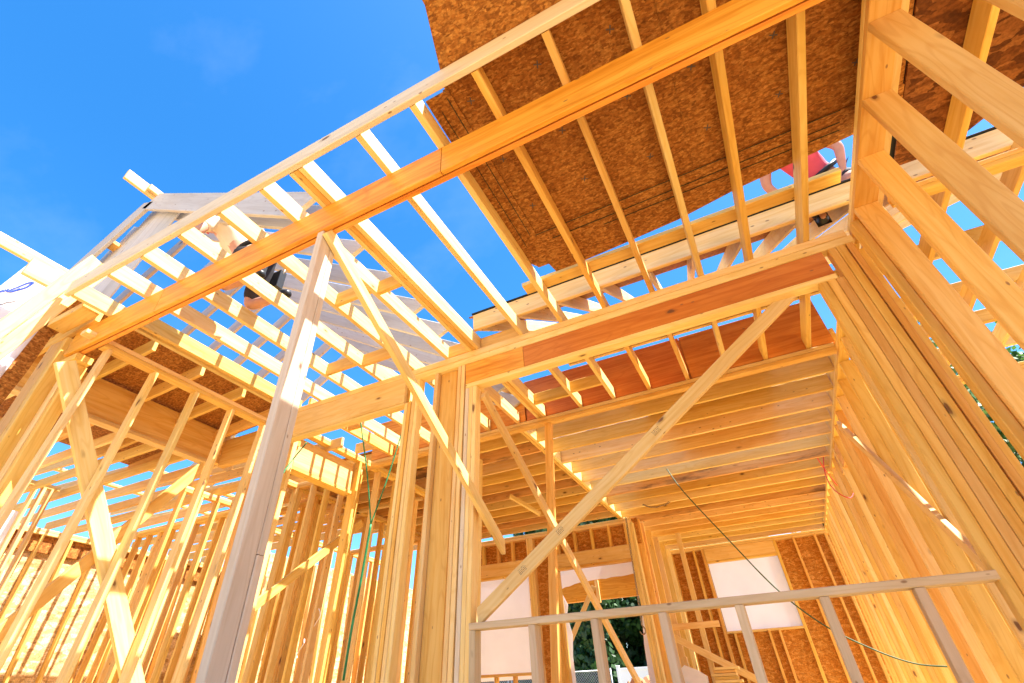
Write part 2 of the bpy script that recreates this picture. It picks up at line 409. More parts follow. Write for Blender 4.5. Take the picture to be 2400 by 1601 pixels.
# strand board deck over the joists
dk = [([(-0.66, 0.10), (2.05, 0.10), (2.05, 1.203), (-0.82, 1.203), (-0.67, 0.76)], 'strand board sheet cantilevered past the rim board at the outer edge of the deck', 0),
      ([(-0.955, 1.2), (-0.80, 1.2), (-0.80, 2.845), (-0.93, 2.845), (-0.99, 2.75)], 'narrow strand board strip with a green pencil line at the ragged deck edge', 0),
      ([(-0.835, 1.197), (0.388, 1.197), (0.388, 2.503), (-0.835, 2.503)], 'strand board sheet marked with nail crosses over the girder', .013),
      ([(0.386, 1.2), (1.602, 1.2), (1.602, 2.503), (0.386, 2.503)], 'strand board sheet over the girder beside the tall stud wall', .013),
      ([(-0.84, 2.5), (1.605, 2.495), (1.605, 2.70), (0.62, 2.82), (0.2, 2.905), (-0.3, 2.95), (-0.66, 2.975), (-0.82, 2.975), (-0.84, 2.86), (-0.93, 2.86), (-0.97, 2.72)], 'narrow strand board sheet with a notched sunny edge at the inner side of the deck', .002),
      ([(1.60, 0.10), (3.4, 0.10), (2.5, 2.62), (2.25, 2.87), (2.0, 3.08), (1.74, 3.165), (1.61, 3.165)], 'dark strand board sheet over the joists beyond the tall stud wall', 0)]
dk = [([(x * .965, y * .965) for x, y in p], lab, dz) for p, lab, dz in dk]
for k, (p, lab, dz) in enumerate(dk):
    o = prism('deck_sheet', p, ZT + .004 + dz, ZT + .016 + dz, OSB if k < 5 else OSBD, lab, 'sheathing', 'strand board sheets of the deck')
    if k in (2, 3):
        # crossed chalk marks where nails come through
        for j in range(9):
            px, py = p[0][0] + .12 + (j % 3) * .41 + random.uniform(-.02, .02), p[0][1] + .15 + (j // 3) * .42 + random.uniform(-.03, .03)
            bm = bmesh.new()
            for a in (0.4, 1.9):
                dx, dy = math.cos(a), math.sin(a)
                q = [bm.verts.new((s1 * dx * .022 - s2 * dy * .0035, s1 * dy * .022 + s2 * dx * .0035, (0 if a < 1 else .0008))) for s1, s2 in ((-1, -1), (1, -1), (1, 1), (-1, 1))]
                bm.faces.new(q)
            me = D.meshes.new('cross'); bm.to_mesh(me); bm.free()
            link('nail_cross', me, GREYINK, o, Matrix.Translation((px, py, ZT + .002 + dz)))
for k, (x0, x1, y0, y1) in enumerate(((-.803, -.799, 1.2, 2.40), (-.873, -.870, 1.25, 2.5))):
    prism('seam_line', [(x0, y0), (x1, y0), (x1 - .015, y1), (x0 - .015, y1)], ZT + .0005, ZT + .003, plain('seam_pencil', (.02, .035, .02)), parent=D.objects['deck_sheet.001'])
for k, (x0, x1, y0) in enumerate(((-.78, 1.22, 2.42), (-.68, 1.22, 2.51), (-.3, 1.22, 2.57))):
    prism('seam_line', [(x0, y0), (x1, y0 - .02), (x1, y0 - .015), (x0, y0 + .005)], ZT + .0005, ZT + .003, D.materials['seam_pencil'], parent=D.objects['deck_sheet.004'])
bx('added_seam_cover', 1.53, 1.585, .1, 3.05, ZT + .032, ZT + .036, BLACK, 'added black strip keeping daylight out of the joint of the deck beyond the tall stud wall', 'strip', axis=1)  # added cover keeps sky from shining through the joint, leaving a dark line
bx('loose_plank', -1.11, 1.24, 2.90, 3.02, ZT + .004, ZT + .042, KNOTTY, 'loose flat plank lying across the joists by the notched deck edge', 'plank', axis=0)

# ------------------------------------------------------------------ porch post and its brace
p = empty('support_post', (-1.835, 1.45, FL), 'tall pale two-ply post holding up the orange girder', 'post')
stud('ply', -1.862, 1.385, .05, .086, FL, 2.345, SKYGREY, parent=p)
stud('ply', -1.860, 1.473, .048, .040, 0.5, 2.345, SKYGREY, parent=p)
stud('ply', -1.858, 1.474, .047, .040, FL, 0.497, SKYGREY, parent=p)
mem('diagonal_brace', (-1.788, 1.40, 2.335), (-1.788, 3.70, .955), .038, .089, PALE, 'sunlit diagonal brace running down from the head of the girder post', 'brace', None, side=(1, 0, 0), cut1=.7)

# ------------------------------------------------------------------ wall with the wide opening
YW = 3.33
bx('top_plate', -4.1, 1.20, YW, YW + .089, 2.523, 2.585, PALE, 'upper of two long top plates over the wide opening', 'top plate', 'top plates of the opening wall')
bx('top_plate', -2.57, 1.22, YW + .001, YW + .088, 2.458, 2.520, PALE, 'lower of two long top plates over the wide opening', 'top plate', 'top plates of the opening wall')
h = empty('wall_header', (-3.3, YW, 2.24), 'deep pale header board with two dark knots between the side wall and the built-up post', 'header')
bx('ply', -4.12, -2.572, YW - .003, YW + .036, 2.25, 2.52, PALE, parent=h)
bx('ply', -4.12, -2.572, YW + .05, YW + .089, 2.25, 2.52, WARM, parent=h)
bx('bottom_plate', -4.12, -2.572, YW - .001, YW + .089, 2.225, 2.248, PALE, parent=h)
h = empty('opening_header', (-0.45, YW, 2.2), 'orange laminated header over the wide opening with a dark knot and a seam', 'header')
bx('ply', -1.905, -1.33, YW + .004, YW + .042, 2.25, 2.456, LVL, parent=h)
bx('ply', -1.326, 1.01, YW + .004, YW + .042, 2.25, 2.456, PLY, parent=h)
bx('ply', -1.905, 1.01, YW + .046, YW + .086, 2.25, 2.456, LVL, parent=h)
bx('bottom_plate', -1.905, 1.012, YW, YW + .089, 2.205, 2.248, PALE, parent=h)
LX = -.045
def built_up(name, label, xs, w, y, d, mat, z0=FL, lx=LX):
    e = empty(name, (xs[0][0] + lx * 2.5, y + d / 2, FL), label, 'post', 'built-up posts of the opening wall')
    for k, (x, zt) in enumerate(xs):
        stud('ply', x, y + random.uniform(0, .003), w, d, z0, zt, mat[k % len(mat)], lx=lx, parent=e)
    return e
built_up('built_up_post', 'split four-ply post with a dark gap under the end of the deep knotty header', [(-2.568, 2.238), (-2.529, 2.238), (-2.477, 2.456), (-2.441, 2.456)], .035, YW, .089, [PALE, WARM, PALE, PALE])
built_up('built_up_post', 'five-ply post carrying the orange header beside the recessed dark stud', [(-1.986, 2.456), (-1.946, 2.456), (-1.908, 2.203), (-1.870, 2.203), (-1.832, 2.203)], .0365, YW, .089, [PALE, PALE, SKYGREY, PALE, PALE])
built_up('built_up_post', 'five-ply post under the far end of the orange header, next to the tall stud wall', [(.892, 2.203), (.945, 2.203), (.998, 2.203), (1.051, 2.456), (1.104, 2.456)], .0505, YW, .089, [WARM, WARM, KNOTTY, WARM, WARM], lx=0)
stud('wall_stud', -2.236, YW, .038, .089, FL, 2.456, PALE, 'single edge-on stud just before the recessed dark stud', lx=LX)
stud('wall_stud', -2.195, YW + .048, .176, .040, FL, 2.456, WARM, 'broad recessed stud turned flat with a large black knot', lx=LX)

bx('sill_rail', -1.885, .90, YW - .004, YW + .088, .388, .428, RAIL, 'long grey-brown rail across the foot of the wide opening', 'rail')
for k, x in enumerate((-1.888, -1.462, -1.056, -.655, -.246, .160, .565)):
    lean = 0.0 if k else LX * .5
    stud('cripple_stud', x, YW, .046, .089, FL, .386, RAIL, '%s short stud under the rail counting from the five-ply post by the recessed stud' % ORD[k], 'stud', 'short studs under the rail', lx=lean)

mem('diagonal_brace', (-1.835, 3.372, .462), (.665, 3.372, 2.175), .038, .089, PALE, 'long diagonal brace with grade stamps rising across the wide opening', 'brace', None, side=(0, 1, 0), cut0=.6, cut1=-1.4)
mem('diagonal_brace', (-1.752, 3.385, 2.13), (-1.752, 7.15, .07), .038, .089, PALE, 'half-lit brace sloping back into the room from the header corner', 'brace', None, side=(1, 0, 0))
# grade stamps: small dark ink lines on the brace
def stamp(M, n=4, w=.055, h=.03, parent=None, mat=None):
    bm = bmesh.new()
    for k in range(n):
        y = h * (k / (n - 1) - .5)
        x = -w / 2
        while x < w / 2:
            l = random.uniform(.004, .014)
            q = [bm.verts.new((x + a, y + b_, 0)) for a, b_ in ((0, 0), (l, 0), (l, .0035), (0, .0035))]
            bm.faces.new(q); x += l + random.uniform(.002, .006)
    me = D.meshes.new('stamp'); bm.to_mesh(me); bm.free()
    return link('grade_stamp', me, mat or GREYINK, parent, M)
br = D.objects['diagonal_brace.001']
for t in (.14, .26, .57):
    P = Vector((-1.835, 3.372, .462)).lerp(Vector((.665, 3.372, 2.175)), t)
    ux = Vector((2.5, 0, 1.713)).normalized()
    M = Matrix((ux, Vector((-ux.z, 0, ux.x)), Vector((0, -1, 0)))).transposed().to_4x4(); M.translation = P + Vector((0, -.0195, 0))
    stamp(M, parent=br)

# ------------------------------------------------------------------ tall stud wall beside the camera
X2 = 1.25
bx('wall_plate', X2, X2 + .14, .2, 3.42, 2.556, 2.594, WARM, 'lower top plate on the tall stud wall beside the deck', 'top plate', 'plates of the tall stud wall', axis=1)
bx('wall_plate', X2 + .002, X2 + .138, .2, 3.42, 2.597, 2.635, PALE, 'upper top plate on the tall stud wall beside the deck', 'top plate', 'plates of the tall stud wall', axis=1)
for k, (y, lab) in enumerate(((.97, 'tall stud standing closest to the deck edge'), (1.385, 'second tall stud from the deck edge, under the girder end'), (1.795, 'tall stud with swirling grain and a split knot'),
                           (2.245, 'tall stud with bark edge and long wavy grain'), (2.675, 'tall stud with an eased pale edge two before the corner'), (3.115, 'tall stud next to the corner of the wide opening'))):
    stud('tall_stud', X2, y, .14, .042, FL, 2.554, (KNOTTY, WARM, KNOTTY, KNOTTY, WARM, KNOTTY)[k], lab, 'stud', 'studs of the tall wall', ly=-.03)
e = empty('corner_post', (1.28, 3.30, FL), 'cracked two-ply corner post where the tall stud wall meets the wide opening', 'post')
stud('ply', X2 - .02, 3.24, .05, .085, FL, 2.554, WARM, parent=e, ly=-.03)
stud('ply', X2 + .036, 3.255, .10, .062, FL, 2.554, WARM, parent=e, ly=-.03)
stud('wall_stud', 1.165, 3.335, .04, .085, FL, 2.456, WARM, 'slim stud filling the corner behind the cracked post', 'stud')

# ------------------------------------------------------------------ eave above the opening wall
f = empty('eave_fascia', (0.3, 3.245, ZT), 'pale fascia board with a black edge on top of the joists', 'fascia')
bx('board', -1.76, 3.4, 3.226, 3.264, ZT + .002, 2.907, PALE, parent=f)
bx('drip_edge', -1.77, 3.41, 3.213, 3.29, 2.909, 2.923, BLACK, parent=f)
SL = .63
RX = [-1.75, -1.35, -.96, -.565, -.165, .21, .59, .98, 1.40, 1.80, 2.21, 2.62, 3.03]
yr0, yr1 = 3.268, 9.6
dirv = Vector((0, 1, SL)).normalized()
for k, x in enumerate(RX):
    z0 = ZT + .095
    mem('rafter', (x + .019, yr0, z0), (x + .019, yr1, z0 + SL * (yr1 - yr0)), .038, .14, PALE, '%s rafter climbing from the black-edged fascia, counting from the three-ply joist' % ORD[k], 'rafter', 'rafters above the fascia', side=(1, 0, 0))
for k in range(3):
    xa = -1.82 + k * 1.66
    Mx = frame((xa, yr0 + .0, ZT + .19), (1, 0, 0), (0, 1, SL))
    prism('roof_sheet', [(0.0, -.02), (1.65, -.02), (1.65, 1.46), (0, 1.46)], 0, .012, OSB, 'strand board roof strip on the rafters behind the fascia, %s from the three-ply joist' % ORD[k], 'sheathing', 'roof strips behind the fascia', M=Mx)
bx('ridge_board', -1.9, 3.4, 9.61, 9.65, 6.75, 7.0, PALE, 'high ridge board joining the rafters far above the back room', 'ridge board')
bx('roof_purlin', -1.2, 3.4, 4.25, 4.29, ZT + .003, 2.9, PALE, 'pale board on edge across the joists behind the fascia', 'purlin', 'purlins on the joists')
bx('top_plate', 1.46, 4.2, 3.10, 3.19, 2.51, 2.546, WARM, 'lower plate under the joists beyond the tall stud wall', 'top plate', 'plates beyond the tall stud wall')
bx('top_plate', 1.46, 4.2, 3.10, 3.19, 2.549, 2.585, WARM, 'upper plate under the joists beyond the tall stud wall', 'top plate', 'plates beyond the tall stud wall')

# ------------------------------------------------------------------ gable roof above the joists on the sunny side
RXg, RZg = -4.9, 4.655
bx('ridge_board', RXg - .019, RXg + .019, 1.07, 6.3, RZg - .065, RZg + .075, PALE, 'sunlit ridge board sticking out past the gable peak', 'ridge board', axis=1)
bx('ridge_block', RXg + .03, RXg + .07, 1.30, 1.47, RZg - .03, RZg + .05, PALE, 'small offcut block nailed beside the ridge board end', 'block', axis=1)
gy = [1.395, 1.535, 1.945, 2.37, 2.79, 3.21, 3.63, 4.05, 4.47, 4.89]
ss = .628
for k, y in enumerate(gy):
    hh = .235 if k < 2 else .184
    dz = hh / 2 * 1.18
    mem('gable_rafter', (RXg + .02, y + .019, RZg + .02 - dz), (-2.09, y + .019, RZg + .02 - dz - ss * (-2.09 - RXg - .02)), .038, hh, SKYSHADE,
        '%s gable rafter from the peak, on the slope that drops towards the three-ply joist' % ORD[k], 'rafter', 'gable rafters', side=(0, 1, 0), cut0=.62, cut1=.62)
    if k == 1: continue
    xe = -7.6 if k else -6.75
    mem('gable_rafter', (RXg - .02, y + .019, RZg + .02 - dz), (xe, y + .019, RZg + .02 - dz - ss * (RXg - .02 - xe)), .038, hh, SKYSHADE,
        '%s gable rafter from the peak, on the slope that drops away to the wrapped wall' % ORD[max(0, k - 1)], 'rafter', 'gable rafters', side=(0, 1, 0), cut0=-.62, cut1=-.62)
# leaning boards that close the gable end
for k, (xt, zt, xb) in enumerate(((-4.448, 4.30, -5.20), (-4.722, 4.48, -5.59), (-5.006, 4.62, -5.955), (-5.32, 4.42, -6.35), (-5.65, 4.20, -6.75))):
    xt2 = xt - (.0 if k < 3 else .02 * k)
    mem('gable_board', (xb + .15, 1.49 + .014 * k, 2.84), (xt2 + .15, 1.49 + .014 * k, zt), .30, .018, SKYSHADE,
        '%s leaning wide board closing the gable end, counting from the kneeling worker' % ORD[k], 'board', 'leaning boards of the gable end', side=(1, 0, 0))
for k in range(3):
    x = -5.45 - k * .52
    z = RZg - ss * (RXg - x) - .13
    bx('lookout_block', x - .07, x + .07, 1.44, 1.535, z - .02, z + .02, WARM, '%s small block between the first two rafters below the gable peak' % ORD[k], 'block', 'blocks below the gable peak', axis=0)
# stacked boards and wrapped wall at the foot of the gable
e = empty('leaning_board', (-4.3, 1.1, 3.0), 'two bright sunlit boards leaning together at the wrapped corner', 'board')
mem('board', (-4.30, .33, .2), (-4.30, 1.115, 3.075), .045, .098, PALE, side=(1, 0, 0), parent=e)
mem('board', (-4.303, .435, .2), (-4.303, 1.218, 3.06), .045, .098, PALE, side=(1, 0, 0), parent=e)
bx('lookout', -4.62, -4.58, .82, 1.18, 2.82, 2.985, PALE, 'lower sunlit lookout board poking out beside the leaning boards', 'lookout', 'lookouts of the gable', axis=1)
bx('lookout', -5.02, -4.98, .60, 1.32, 3.20, 3.315, PALE, 'upper sunlit lookout board poking out beside the leaning boards', 'lookout', 'lookouts of the gable', axis=1)
# wrapped corner of the outside wall
w = empty('wrapped_wall', (-4.83, .9, FL), 'narrow wall corner covered in white house wrap with blue lettering strokes', 'wall')
M = frame((-4.84, 0, 0), (0, 1, 0), (0, 0, 1))
prism('wrap_sheet', [(.40, FL), (.95, FL), (1.19, 2.2), (1.20, 3.05), (.86, 3.06), (.80, 2.75), (.62, 1.4)], 0, .02, WRAP, parent=w, M=M)
prism('wrap_flap', [(.98, 2.0), (1.14, 2.1), (1.16, 2.3), (1.05, 2.22), (.97, 2.12)], .03, .034, WRAP, parent=w, M=M)
ink = [[(.965, 2.93), (.945, 2.86), (.90, 2.79), (.87, 2.76), (.84, 2.755)], [(.965, 2.93), (.935, 2.90), (.90, 2.83), (.87, 2.775)],
       [(.915, 2.82), (.885, 2.765), (.855, 2.745)], [(.925, 2.83), (.88, 2.775), (.85, 2.77)], [(.86, 2.77), (.838, 2.73), (.85, 2.752), (.825, 2.715), (.835, 2.745), (.81, 2.70)], [(.94, 2.70), (.90, 2.66), (.89, 2.64), (.86, 2.60)]]
for k, st in enumerate(ink):
    tube('ink_stroke', [(-4.817, a, b_) for a, b_ in st], .0075 if k < 3 else .004, INK if k < 5 else GREYINK, parent=w, r1=.004)

# ------------------------------------------------------------------ side room: slim stud wall, braces, header, porch roof
e = empty('double_plate', (-4.24, 2.3, 2.35), 'double top plate with sun flecks over the four slim studs of the side wall', 'top plate')
bx('board', -4.292, -4.204, 1.462, 3.30, 2.349, 2.386, WARM, parent=e, axis=1)
bx('board', -4.29, -4.206, 1.30, 3.32, 2.389, 2.426, PALE, parent=e, axis=1)
for k, y in enumerate((1.50, 1.905, 2.31, 2.715, 3.12)):
    stud('slim_stud', -4.292, y, .088, .038, FL, 2.347, PALE, '%s slim stud under the sun-flecked double plate, counting from the wrapped corner' % ORD[k], 'stud', 'slim studs of the side wall', ly=-.06)
mem('cross_brace', (-4.33, 1.32, 2.16), (-4.33, 2.95, -.13), .038, .14, PALE, 'wide sun-striped brace crossing behind the slim studs', 'brace', side=(1, 0, 0))
mem('cross_brace', (-4.40, 2.74, 1.82), (-4.40, 1.45, -.08), .038, .09, WARM, 'darker brace crossing the other way behind the slim studs', 'brace', side=(1, 0, 0))
# corner stack at the end of the girder
e = empty('corner_post', (-4.62, 1.40, FL), 'broad shaded corner post of three boards at the girder end', 'post')
for k, (x, w_) in enumerate(((-4.98, .20), (-4.775, .075))):
    stud('ply', x, 1.36, w_, .10, FL, 2.56, WARM, lx=-.05, parent=e)
e = empty('corner_post', (-4.5, 1.5, FL), 'two pale studs close together with a dark split beneath the girder end', 'post')
for k, (x, w_) in enumerate(((-4.66, .085), (-4.57, .06))):
    stud('ply', x, 1.44 + .01 * k, w_, .09, FL, 2.28, (PALE, WARM)[k], lx=-.05, parent=e)
bx('cap_plate', -5.0, -4.45, 1.40, 1.53, 2.282, 2.34, WARM, 'short cap plate on the paired studs at the girder end', 'plate')
bx('cap_plate', -4.75, -4.25, 1.20, 1.33, 2.587, 2.66, WARM, 'short brown plate above the broad corner post', 'plate', axis=0)
M = frame((-4.86, 0, 0), (0, 1, 0), (0, 0, 1))
prism('sheathing_edge', [(.98, FL), (1.06, FL), (1.275, 2.2), (1.29, 2.78), (1.20, 2.76), (1.16, 2.2)], .01, .05, OSB, 'strand board sheathing edge between the wrap and the shaded corner post', 'sheathing', M=M)
# header and roof of the side porch
e = empty('porch_header', (-5.6, 2.6, 2.35), 'big shaded header board inside the side porch', 'header')
bx('ply', -5.66, -5.60, 1.2, 3.72, 2.40, 2.79, WARM, parent=e, axis=1)
bx('bottom_plate', -5.69, -5.57, 1.2, 3.56, 2.355, 2.397, PALE, parent=e, axis=1)
Mx = frame((-7.4, 1.15, 2.72), (1, 0, .06), (0, 1, 0))
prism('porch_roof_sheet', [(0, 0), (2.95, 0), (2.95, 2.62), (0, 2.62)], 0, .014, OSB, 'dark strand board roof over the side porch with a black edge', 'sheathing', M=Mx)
bx('drip_edge', -4.475, -4.45, 1.7, 3.25, 2.88, 2.90, BLACK, 'black edge strip along the side porch roof', 'edge strip', axis=1)
for k in range(5):
    y = 1.42 + k * .52
    mem('porch_rafter', (-4.50, y, 2.76), (-7.3, y + .02, 2.62), .038, .14, WARM, '%s short rafter under the dark side porch roof' % ORD[k], 'rafter', 'rafters under the side porch roof', side=(0, 1, 0))
bx('header_block', -5.59, -4.32, 3.66, 3.74, 2.36, 2.70, WARM, 'shaded board closing the end of the side porch', 'header', axis=0)
bx('built_up_stud', -4.42, -4.31, 3.25, 3.33, FL, 2.347, WARM, 'dark orange post at the inner end of the slim stud wall', 'post', axis=2)
stud('wall_stud', -4.20, 3.22, .05, .10, FL, 2.347, PALE, 'sun-edged stud where the slim stud wall meets the deep header', 'stud')

# far strand board wall catching the sun
e = empty('sheathed_wall', (-9.75, 4.3, FL), 'far sunlit wall of pale strand board behind slim studs', 'wall')
M = frame((-9.72, 0.8, FL), (0, 1, 0), (0, 0, 1))
prism('sheathing', [(2.55, 0), (7.2, 0), (7.2, 2.66), (2.55, 2.66)], 0, .015, OSBP, parent=e, M=M)
bx('plate', -9.70, -9.61, 3.35, 8.0, 2.20, 2.24, PALE, parent=e, axis=1)
bx('plate', -9.698, -9.612, 3.35, 8.0, 2.243, 2.28, PALE, parent=e, axis=1)
bx('board', -9.695, -9.66, 3.4, 8.0, 1.97, 2.197, OSB, parent=e, axis=1)
for k in range(11):
    stud('stud', -9.70, 3.45 + k * .406, .088, .038, FL, 2.197, WARM, cat=None, parent=e)
e = empty('gable_truss_wall', (-8.0, 2.6, FL), 'wall bay under white wrap beside the far strand board wall', 'wall')
M = frame((-8.6, 2.45, FL), (0, 1, 0), (0, 0, 1))
prism('wrap_sheet', [(-1.8, 0), (.62, 0), (.62, 2.62), (-1.8, 2.62)], 0, .01, WRAP, parent=e, M=M)
for k in range(3):
    stud('stud', -8.58, 3.05 + k * .1, .088, .04, FL, 2.5, PALE, cat=None, parent=e)
bx('plate', -8.6, -8.5, 0.6, 3.35, 2.5, 2.56, PALE, parent=e, axis=1)
for k in range(9):
    y = 2.1 + k * .61
    zz = 3.0
    mem('side_rafter', (-5.75, y, 2.83), (-10.6, y, 2.40 + .62), .038, .12, PALE, '%s sunlit rafter over the far strand board wall' % ORD[k], 'rafter', 'rafters over the far wall', side=(0, 1, 0))
    if k % 2 == 0:
        mem('roof_strut', (-6.2, y + .3, 2.80), (-9.2, y + .3, 4.0), .038, .09, PALE, '%s slanting strut above the far rafters' % ORD[k // 2], 'strut', 'struts above the far rafters', side=(0, 1, 0))
for k in range(3):
    bx('roof_purlin', -7.1 - k * 1.2, -7.0 - k * 1.2, 1.6, 7.6, 3.06, 3.10, PALE, '%s flat purlin lying on the far rafters' % ORD[k], 'purlin', 'purlins on the far rafters', axis=1)

# ------------------------------------------------------------------ cross wall: plywood beam carrying the inner ends of the deck joists
bx('top_plate', -4.4, 1.17, 4.93, 5.02, 2.545, 2.585, PALE, 'upper plate under the plywood beam', 'top plate', 'plates under the plywood beam')
bx('top_plate', -4.4, 1.17, 4.931, 5.019, 2.505, 2.542, WARM, 'lower plate under the plywood beam', 'top plate', 'plates under the plywood beam')
e = empty('plywood_beam', (-.4, 4.97, ZC), 'deep reddish plywood beam behind the joist ends over the back room', 'beam')
e['kind'] = 'thing'
bx('panel', -2.0, -.13, 4.952, 4.99, 2.60, 3.12, PLY, parent=e)
bx('panel', -.122, 1.19, 4.952, 4.99, 2.60, 3.12, PLY, parent=e)
bx('panel', -4.3, -2.02, 4.953, 4.99, 2.60, 3.12, LVL, parent=e)
bx('panel', -4.3, 1.19, 4.998, 5.03, 2.60, 3.12, PLY, parent=e)
stud('wall_stud', -1.79, 4.945, .075, .07, FL, 2.503, WARM, 'leaning stud behind the crossing braces under the plywood beam', 'stud', lx=-.085)

# ------------------------------------------------------------------ back room: ceiling joists
e = empty('room_girder', (-2.16, 8.7, 2.59), 'long beam running back under the ceiling between short and long joists', 'beam')
e['kind'] = 'thing'
bx('ply', -2.205, -2.163, 5.035, 12.42, 2.59, 2.775, WARM, parent=e, axis=1)
bx('ply', -2.160, -2.12, 5.035, 12.42, 2.592, 2.775, PALE, parent=e, axis=1)
def xr(y): return 1.208 - .0062 * (y - 5.0)
for k in range(18):
    y = 5.10 + .43 * k
    m_ = (PALE, KNOTTY, WARM, PALE, KNOTTY, PALE)[k % 6] if k not in (0, 7, 11) else STAINED
    bx('ceiling_joist', -2.117, xr(y), y, y + .038, 2.592 + .0006 * k, 2.776 + .0006 * k, m_,
       '%s long ceiling joist counting back from the plywood beam, on the stair wall side' % ORD[k], 'joist', 'ceiling joists of the back room', axis=0)
for k in range(12):
    y = 5.08 + .377 * k
    bx('ceiling_joist', -6.6, -2.208, y, y + .038, 2.592, 2.776, (WARM, KNOTTY, STAINED, PALE)[k % 4],
       '%s shorter ceiling joist back from the plywood beam, beyond the long beam' % ORD[k], 'joist', 'ceiling joists of the side bay', axis=0)
Mx = frame((-6.6, 5.05, 2.781), (1, 0, 0), (0, 1, 0))
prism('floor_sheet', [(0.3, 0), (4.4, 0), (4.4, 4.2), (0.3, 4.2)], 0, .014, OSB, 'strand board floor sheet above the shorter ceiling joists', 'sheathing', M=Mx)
prism('floor_sheet', [(5.2, 2.7), (7.7, 3.5), (7.7, 7.3), (4.6, 7.3), (4.6, 4.3)], .012, .026, OSB, 'strand board floor sheet over the rear long ceiling joists', 'sheathing', M=Mx)
prism('floor_sheet', [(5.7, .3), (7.25, .3), (7.25, 2.4), (6.1, 2.4)], .008, .022, OSB, 'small strand board sheet over the nearer long ceiling joists', 'sheathing', M=Mx)
mem('joist_brace', (-3.32, 7.2, 2.585), (-3.0, 7.62, 2.36), .038, .07, PALE, 'stubby kicker board hanging below the shorter ceiling joists', 'brace', side=(1, 0, 0))

bx('rim_joist', 1.212, 1.25, 5.03, 12.46, 2.592, 2.79, WARM, 'rim board closing the ends of the long ceiling joists', 'rim board', axis=1)
# wall along the back room's near end and side: studs in a receding row
bx('wall_plate', 1.19, 1.285, 3.45, 8.7, 2.515, 2.55, WARM, 'lower plate over the receding stud row', 'top plate', 'plates over the receding studs', axis=1)
bx('wall_plate', 1.19, 1.285, 3.45, 8.7, 2.553, 2.588, PALE, 'upper plate over the receding stud row', 'top plate', 'plates over the receding studs', axis=1)
bx('wall_plate', 1.16, 1.25, 8.72, 12.46, 2.56, 2.62, PALE, 'plate over the far end of the receding stud row', 'top plate', 'plates over the receding studs', axis=1)
ys = [3.52, 3.93, 4.34, 4.75, 4.80] + [5.22 + .40 * k for k in range(18)]
for k, y in enumerate(ys):
    x = xr(y) - .01
    stud('row_stud', x, y, .10, .040, FL, 2.513 if y < 8.6 else 2.555, (WARM, KNOTTY, WARM, PALE)[k % 4],
         '%s stud of the receding row, counting back from the cracked corner post' % ORD[k], 'stud', 'studs of the receding row')
bx('row_header', 1.20, 1.29, 7.3, 7.9, 2.25, 2.51, STAINED, 'short dark header panel high in the receding stud row', 'header', axis=1)
mem('wall_brace', (1.165, 6.42, 2.36), (1.165, 4.36, .55), .038, .089, PALE, 'bright diagonal brace across the receding stud row', 'brace', side=(1, 0, 0))

# ------------------------------------------------------------------ back walls
YL = 9.42
bx('top_plate', -6.6, -2.0, YL, YL + .14, 2.505, 2.545, PALE, 'lower plate of the back wall with three openings', 'top plate', 'plates of the back wall')
bx('top_plate', -6.6, -2.0, YL, YL + .14, 2.548, 2.586, PALE, 'upper plate of the back wall with three openings', 'top plate', 'plates of the back wall')
for k, (a, b_) in enumerate(((-5.25, -4.06), (-3.50, -2.10))):
    e = empty('window_header', ((a + b_) / 2, YL, 1.89), 'pale header board over the %s' % ('narrow wrapped opening in the back wall', 'open doorway to the trees')[k], 'header')
    bx('ply', a, b_, YL - .002, YL + .06, 1.93, 2.15, PALE, parent=e)
    bx('bottom_plate', a, b_, YL - .001, YL + .12, 1.888, 1.927, WARM, parent=e)
for k, x in enumerate((-5.03, -4.70, -4.385)):
    stud('cripple_stud', x, YL + .002, .04, .12, 2.153, 2.503, WARM, '%s short stud above the narrow wrapped opening' % ORD[k], 'stud', 'short studs above the narrow opening')
for k, x in enumerate((-3.44, -3.10, -2.77, -2.44, -2.13)):
    stud('cripple_stud', x, YL + .002, .04, .12, 2.153, 2.503, WARM, '%s short stud above the open doorway' % ORD[k], 'stud', 'short studs above the doorway')
for k, (xs, lab) in enumerate((((-4.055, -4.01, -3.965), 'three-ply post between the narrow wrapped opening and the strand board'), ((-3.60, -3.555, -3.51), 'three-ply post on the hinge side of the open doorway'),
                               ((-2.095, -2.05, -2.005), 'three-ply post on the chain side of the open doorway'), ((-5.30, -5.26), 'two-ply post at the outer edge of the narrow wrapped opening'))):
    e = empty('jamb_post', (xs[0], YL, FL), lab, 'post', 'jamb posts of the back wall')
    for x in xs:
        stud('ply', x, YL, .042, .13, FL, 2.503, (PALE, WARM)[k % 2], parent=e)
M = frame((0, YL + .158, FL), (1, 0, 0), (0, 0, 1))
prism('wall_sheathing', [(-3.93, 0), (-3.50, 0), (-3.50, 3.05), (-3.93, 3.05)], 0, .015, OSBW, 'tall strip of strand board between the wrapped opening and the doorway', 'sheathing', M=M)
prism('wall_sheathing', [(-6.6, 2.62), (-3.935, 2.62), (-3.935, 3.05), (-6.6, 3.05)], 0, .015, OSBW, 'strand board behind the short studs above the narrow opening', 'sheathing', M=M)
prism('wall_sheathing', [(-3.495, 2.62), (-1.9, 2.62), (-1.9, 3.05), (-3.495, 3.05)], 0, .015, OSBW, 'strand board behind the short studs above the doorway', 'sheathing', M=M)
prism('window_wrap', [(-5.26, .78), (-4.0, .78), (-4.0, 2.4), (-5.26, 2.4)], .02, .024, WRAP, 'white house wrap covering the narrow back wall opening', 'house wrap', M=M)
e = empty('rough_sill', (-4.6, YL, .40), 'rough sill with short studs below the narrow wrapped opening', 'window sill')
bx('sill', -5.25, -4.06, YL, YL + .13, .38, .42, PALE, parent=e)
for k in range(4):
    stud('stud', -5.2 + k * .36, YL, .04, .12, FL, .378, WARM, cat=None, parent=e)
